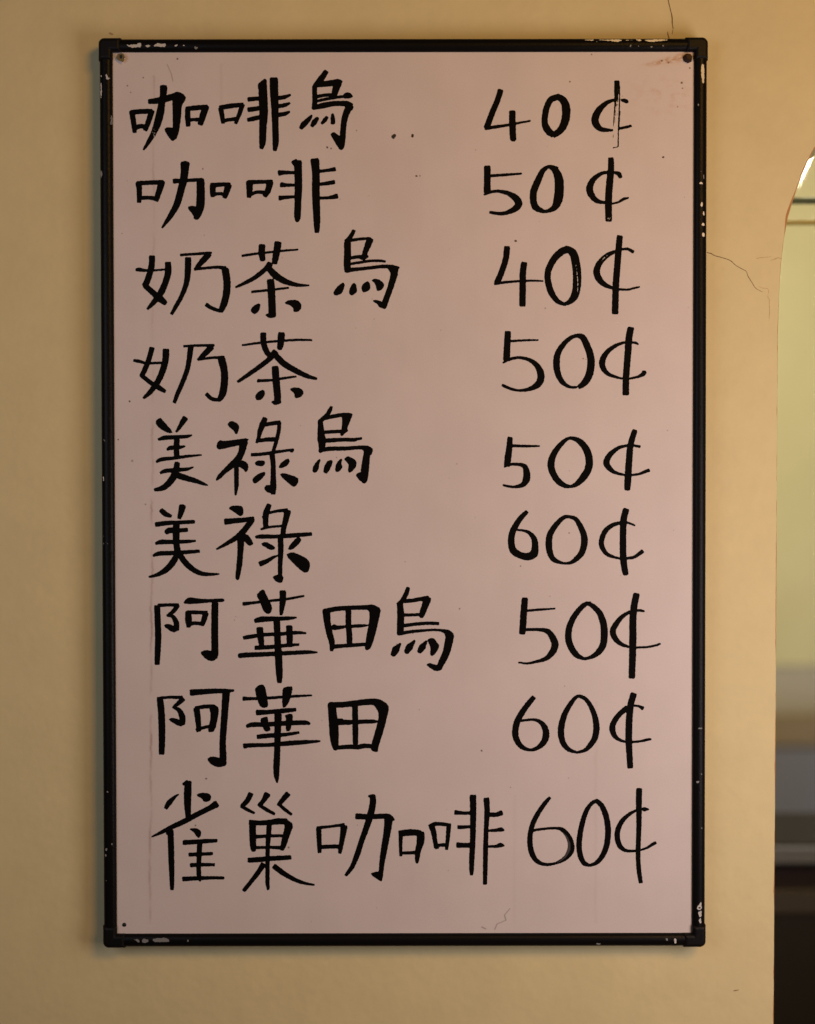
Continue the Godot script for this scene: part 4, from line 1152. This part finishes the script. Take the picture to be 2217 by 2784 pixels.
	ink(C, [[55, 342, 42, 58, 440, 40, 62, 543, 30], [46, 336, 26, 150, 325, 20, 270, 309, 26], [273, 332, 58, 262, 410, 44, 245, 500, 36, 238, 548, 28], [70, 502, 32, 160, 498, 32, 253, 498, 34],
		[522, 65, 48, 522, 130, 52, 500, 230, 56, 465, 340, 48, 425, 450, 44, 390, 560, 46, 345, 670, 36, 291, 744, 24], [490, 62, 18, 520, 65, 38], [387, 236, 50, 480, 240, 42, 600, 236, 42, 660, 240, 46, 704, 265, 15], [660, 262, 72, 645, 380, 58, 620, 520, 52, 600, 650, 42, 590, 768, 32], ["spot", 498, 735, 540, 718, 600, 715, 605, 792, 590, 799],
		[765, 377, 38, 762, 470, 28, 765, 573, 24], [762, 384, 52, 850, 376, 54, 925, 378, 44], [935, 392, 66, 935, 450, 64, 915, 530, 48, 905, 610, 34, 905, 640, 10], [770, 555, 22, 830, 552, 26, 900, 550, 28]])
	ink(C, [[1032, 325, 50, 1050, 380, 42, 1060, 450, 36, 1075, 508, 32], [1012, 320, 22, 1060, 302, 32, 1120, 304, 28, 1188, 312, 28], [1178, 325, 38, 1172, 410, 33, 1160, 518, 25], [1060, 495, 32, 1110, 485, 26, 1165, 485, 32],
		[1388, 68, 54, 1390, 200, 50, 1388, 350, 46, 1385, 480, 44, 1378, 600, 44, 1376, 700, 36, 1375, 738, 24], [1505, 92, 48, 1510, 200, 44, 1502, 350, 36, 1498, 500, 40, 1495, 650, 38, 1492, 815, 32],
		[1240, 203, 38, 1300, 208, 26, 1370, 208, 26], [1265, 330, 32, 1310, 330, 28, 1370, 325, 22], [1260, 485, 46, 1310, 487, 38, 1365, 487, 42], [1530, 222, 38, 1590, 222, 34, 1630, 208, 42], [1520, 360, 18, 1580, 358, 25, 1630, 350, 34, 1654, 360, 10], [1520, 497, 17, 1590, 495, 25, 1625, 485, 38, 1657, 490, 8]])
	close_up(1420, 2130, 390)
	ink(D, [[330, 174, 32, 270, 242, 48, 190, 360, 52, 130, 480, 56, 100, 600, 56, 95, 720, 60, 120, 840, 62, 180, 930, 50, 280, 970, 34, 400, 955, 26, 510, 900, 50, 580, 820, 68, 592, 740, 64, 560, 640, 55, 490, 560, 50, 420, 536, 29, 280, 541, 25, 140, 562, 28, 85, 585, 14]])
	ink("worn_streak", [[470, 575, 2, 525, 630, 18, 562, 720, 28, 556, 800, 34, 520, 870, 24, 460, 925, 10, 420, 945, 3]], M.ink_worn, 0.0003)
	ink(D, [[890, 205, 38, 820, 252, 43, 760, 352, 53, 715, 500, 58, 690, 640, 61, 682, 760, 61, 700, 870, 60, 740, 950, 54, 800, 980, 34], [890, 207, 48, 950, 262, 58, 1000, 372, 64, 1025, 500, 66, 1028, 620, 66, 1010, 750, 64, 960, 870, 58, 890, 950, 45, 800, 985, 25]])
	ink(S, [[1402, 78, 66, 1398, 200, 68, 1400, 350, 62, 1398, 550, 56, 1390, 750, 52, 1390, 900, 50, 1400, 1050, 50, 1420, 1180, 44], [1370, 320, 24, 1280, 372, 39, 1190, 460, 53, 1142, 580, 61, 1145, 680, 60, 1180, 760, 56, 1250, 805, 33, 1370, 808, 24], ["spot", 1430, 292, 1465, 285, 1500, 295, 1526, 314, 1495, 320, 1472, 338, 1435, 320], [1420, 798, 17, 1500, 768, 25, 1560, 730, 33, 1595, 712, 36]])
	# stray specks of the marker
	new_line("stray specks of marker and dirt beside the writing")
	close_up(0, 0, 1717)
	ink("ink_dot", [[1802, 428, 4, 1805, 427, 4]], M.ink_faint)
	ink("ink_dot", [[1400, 655, 3, 1405, 655, 4]], M.ink_faint)
	ink("ink_dot", [[1131, 478, 4, 1135, 479, 4]], M.ink_faint)
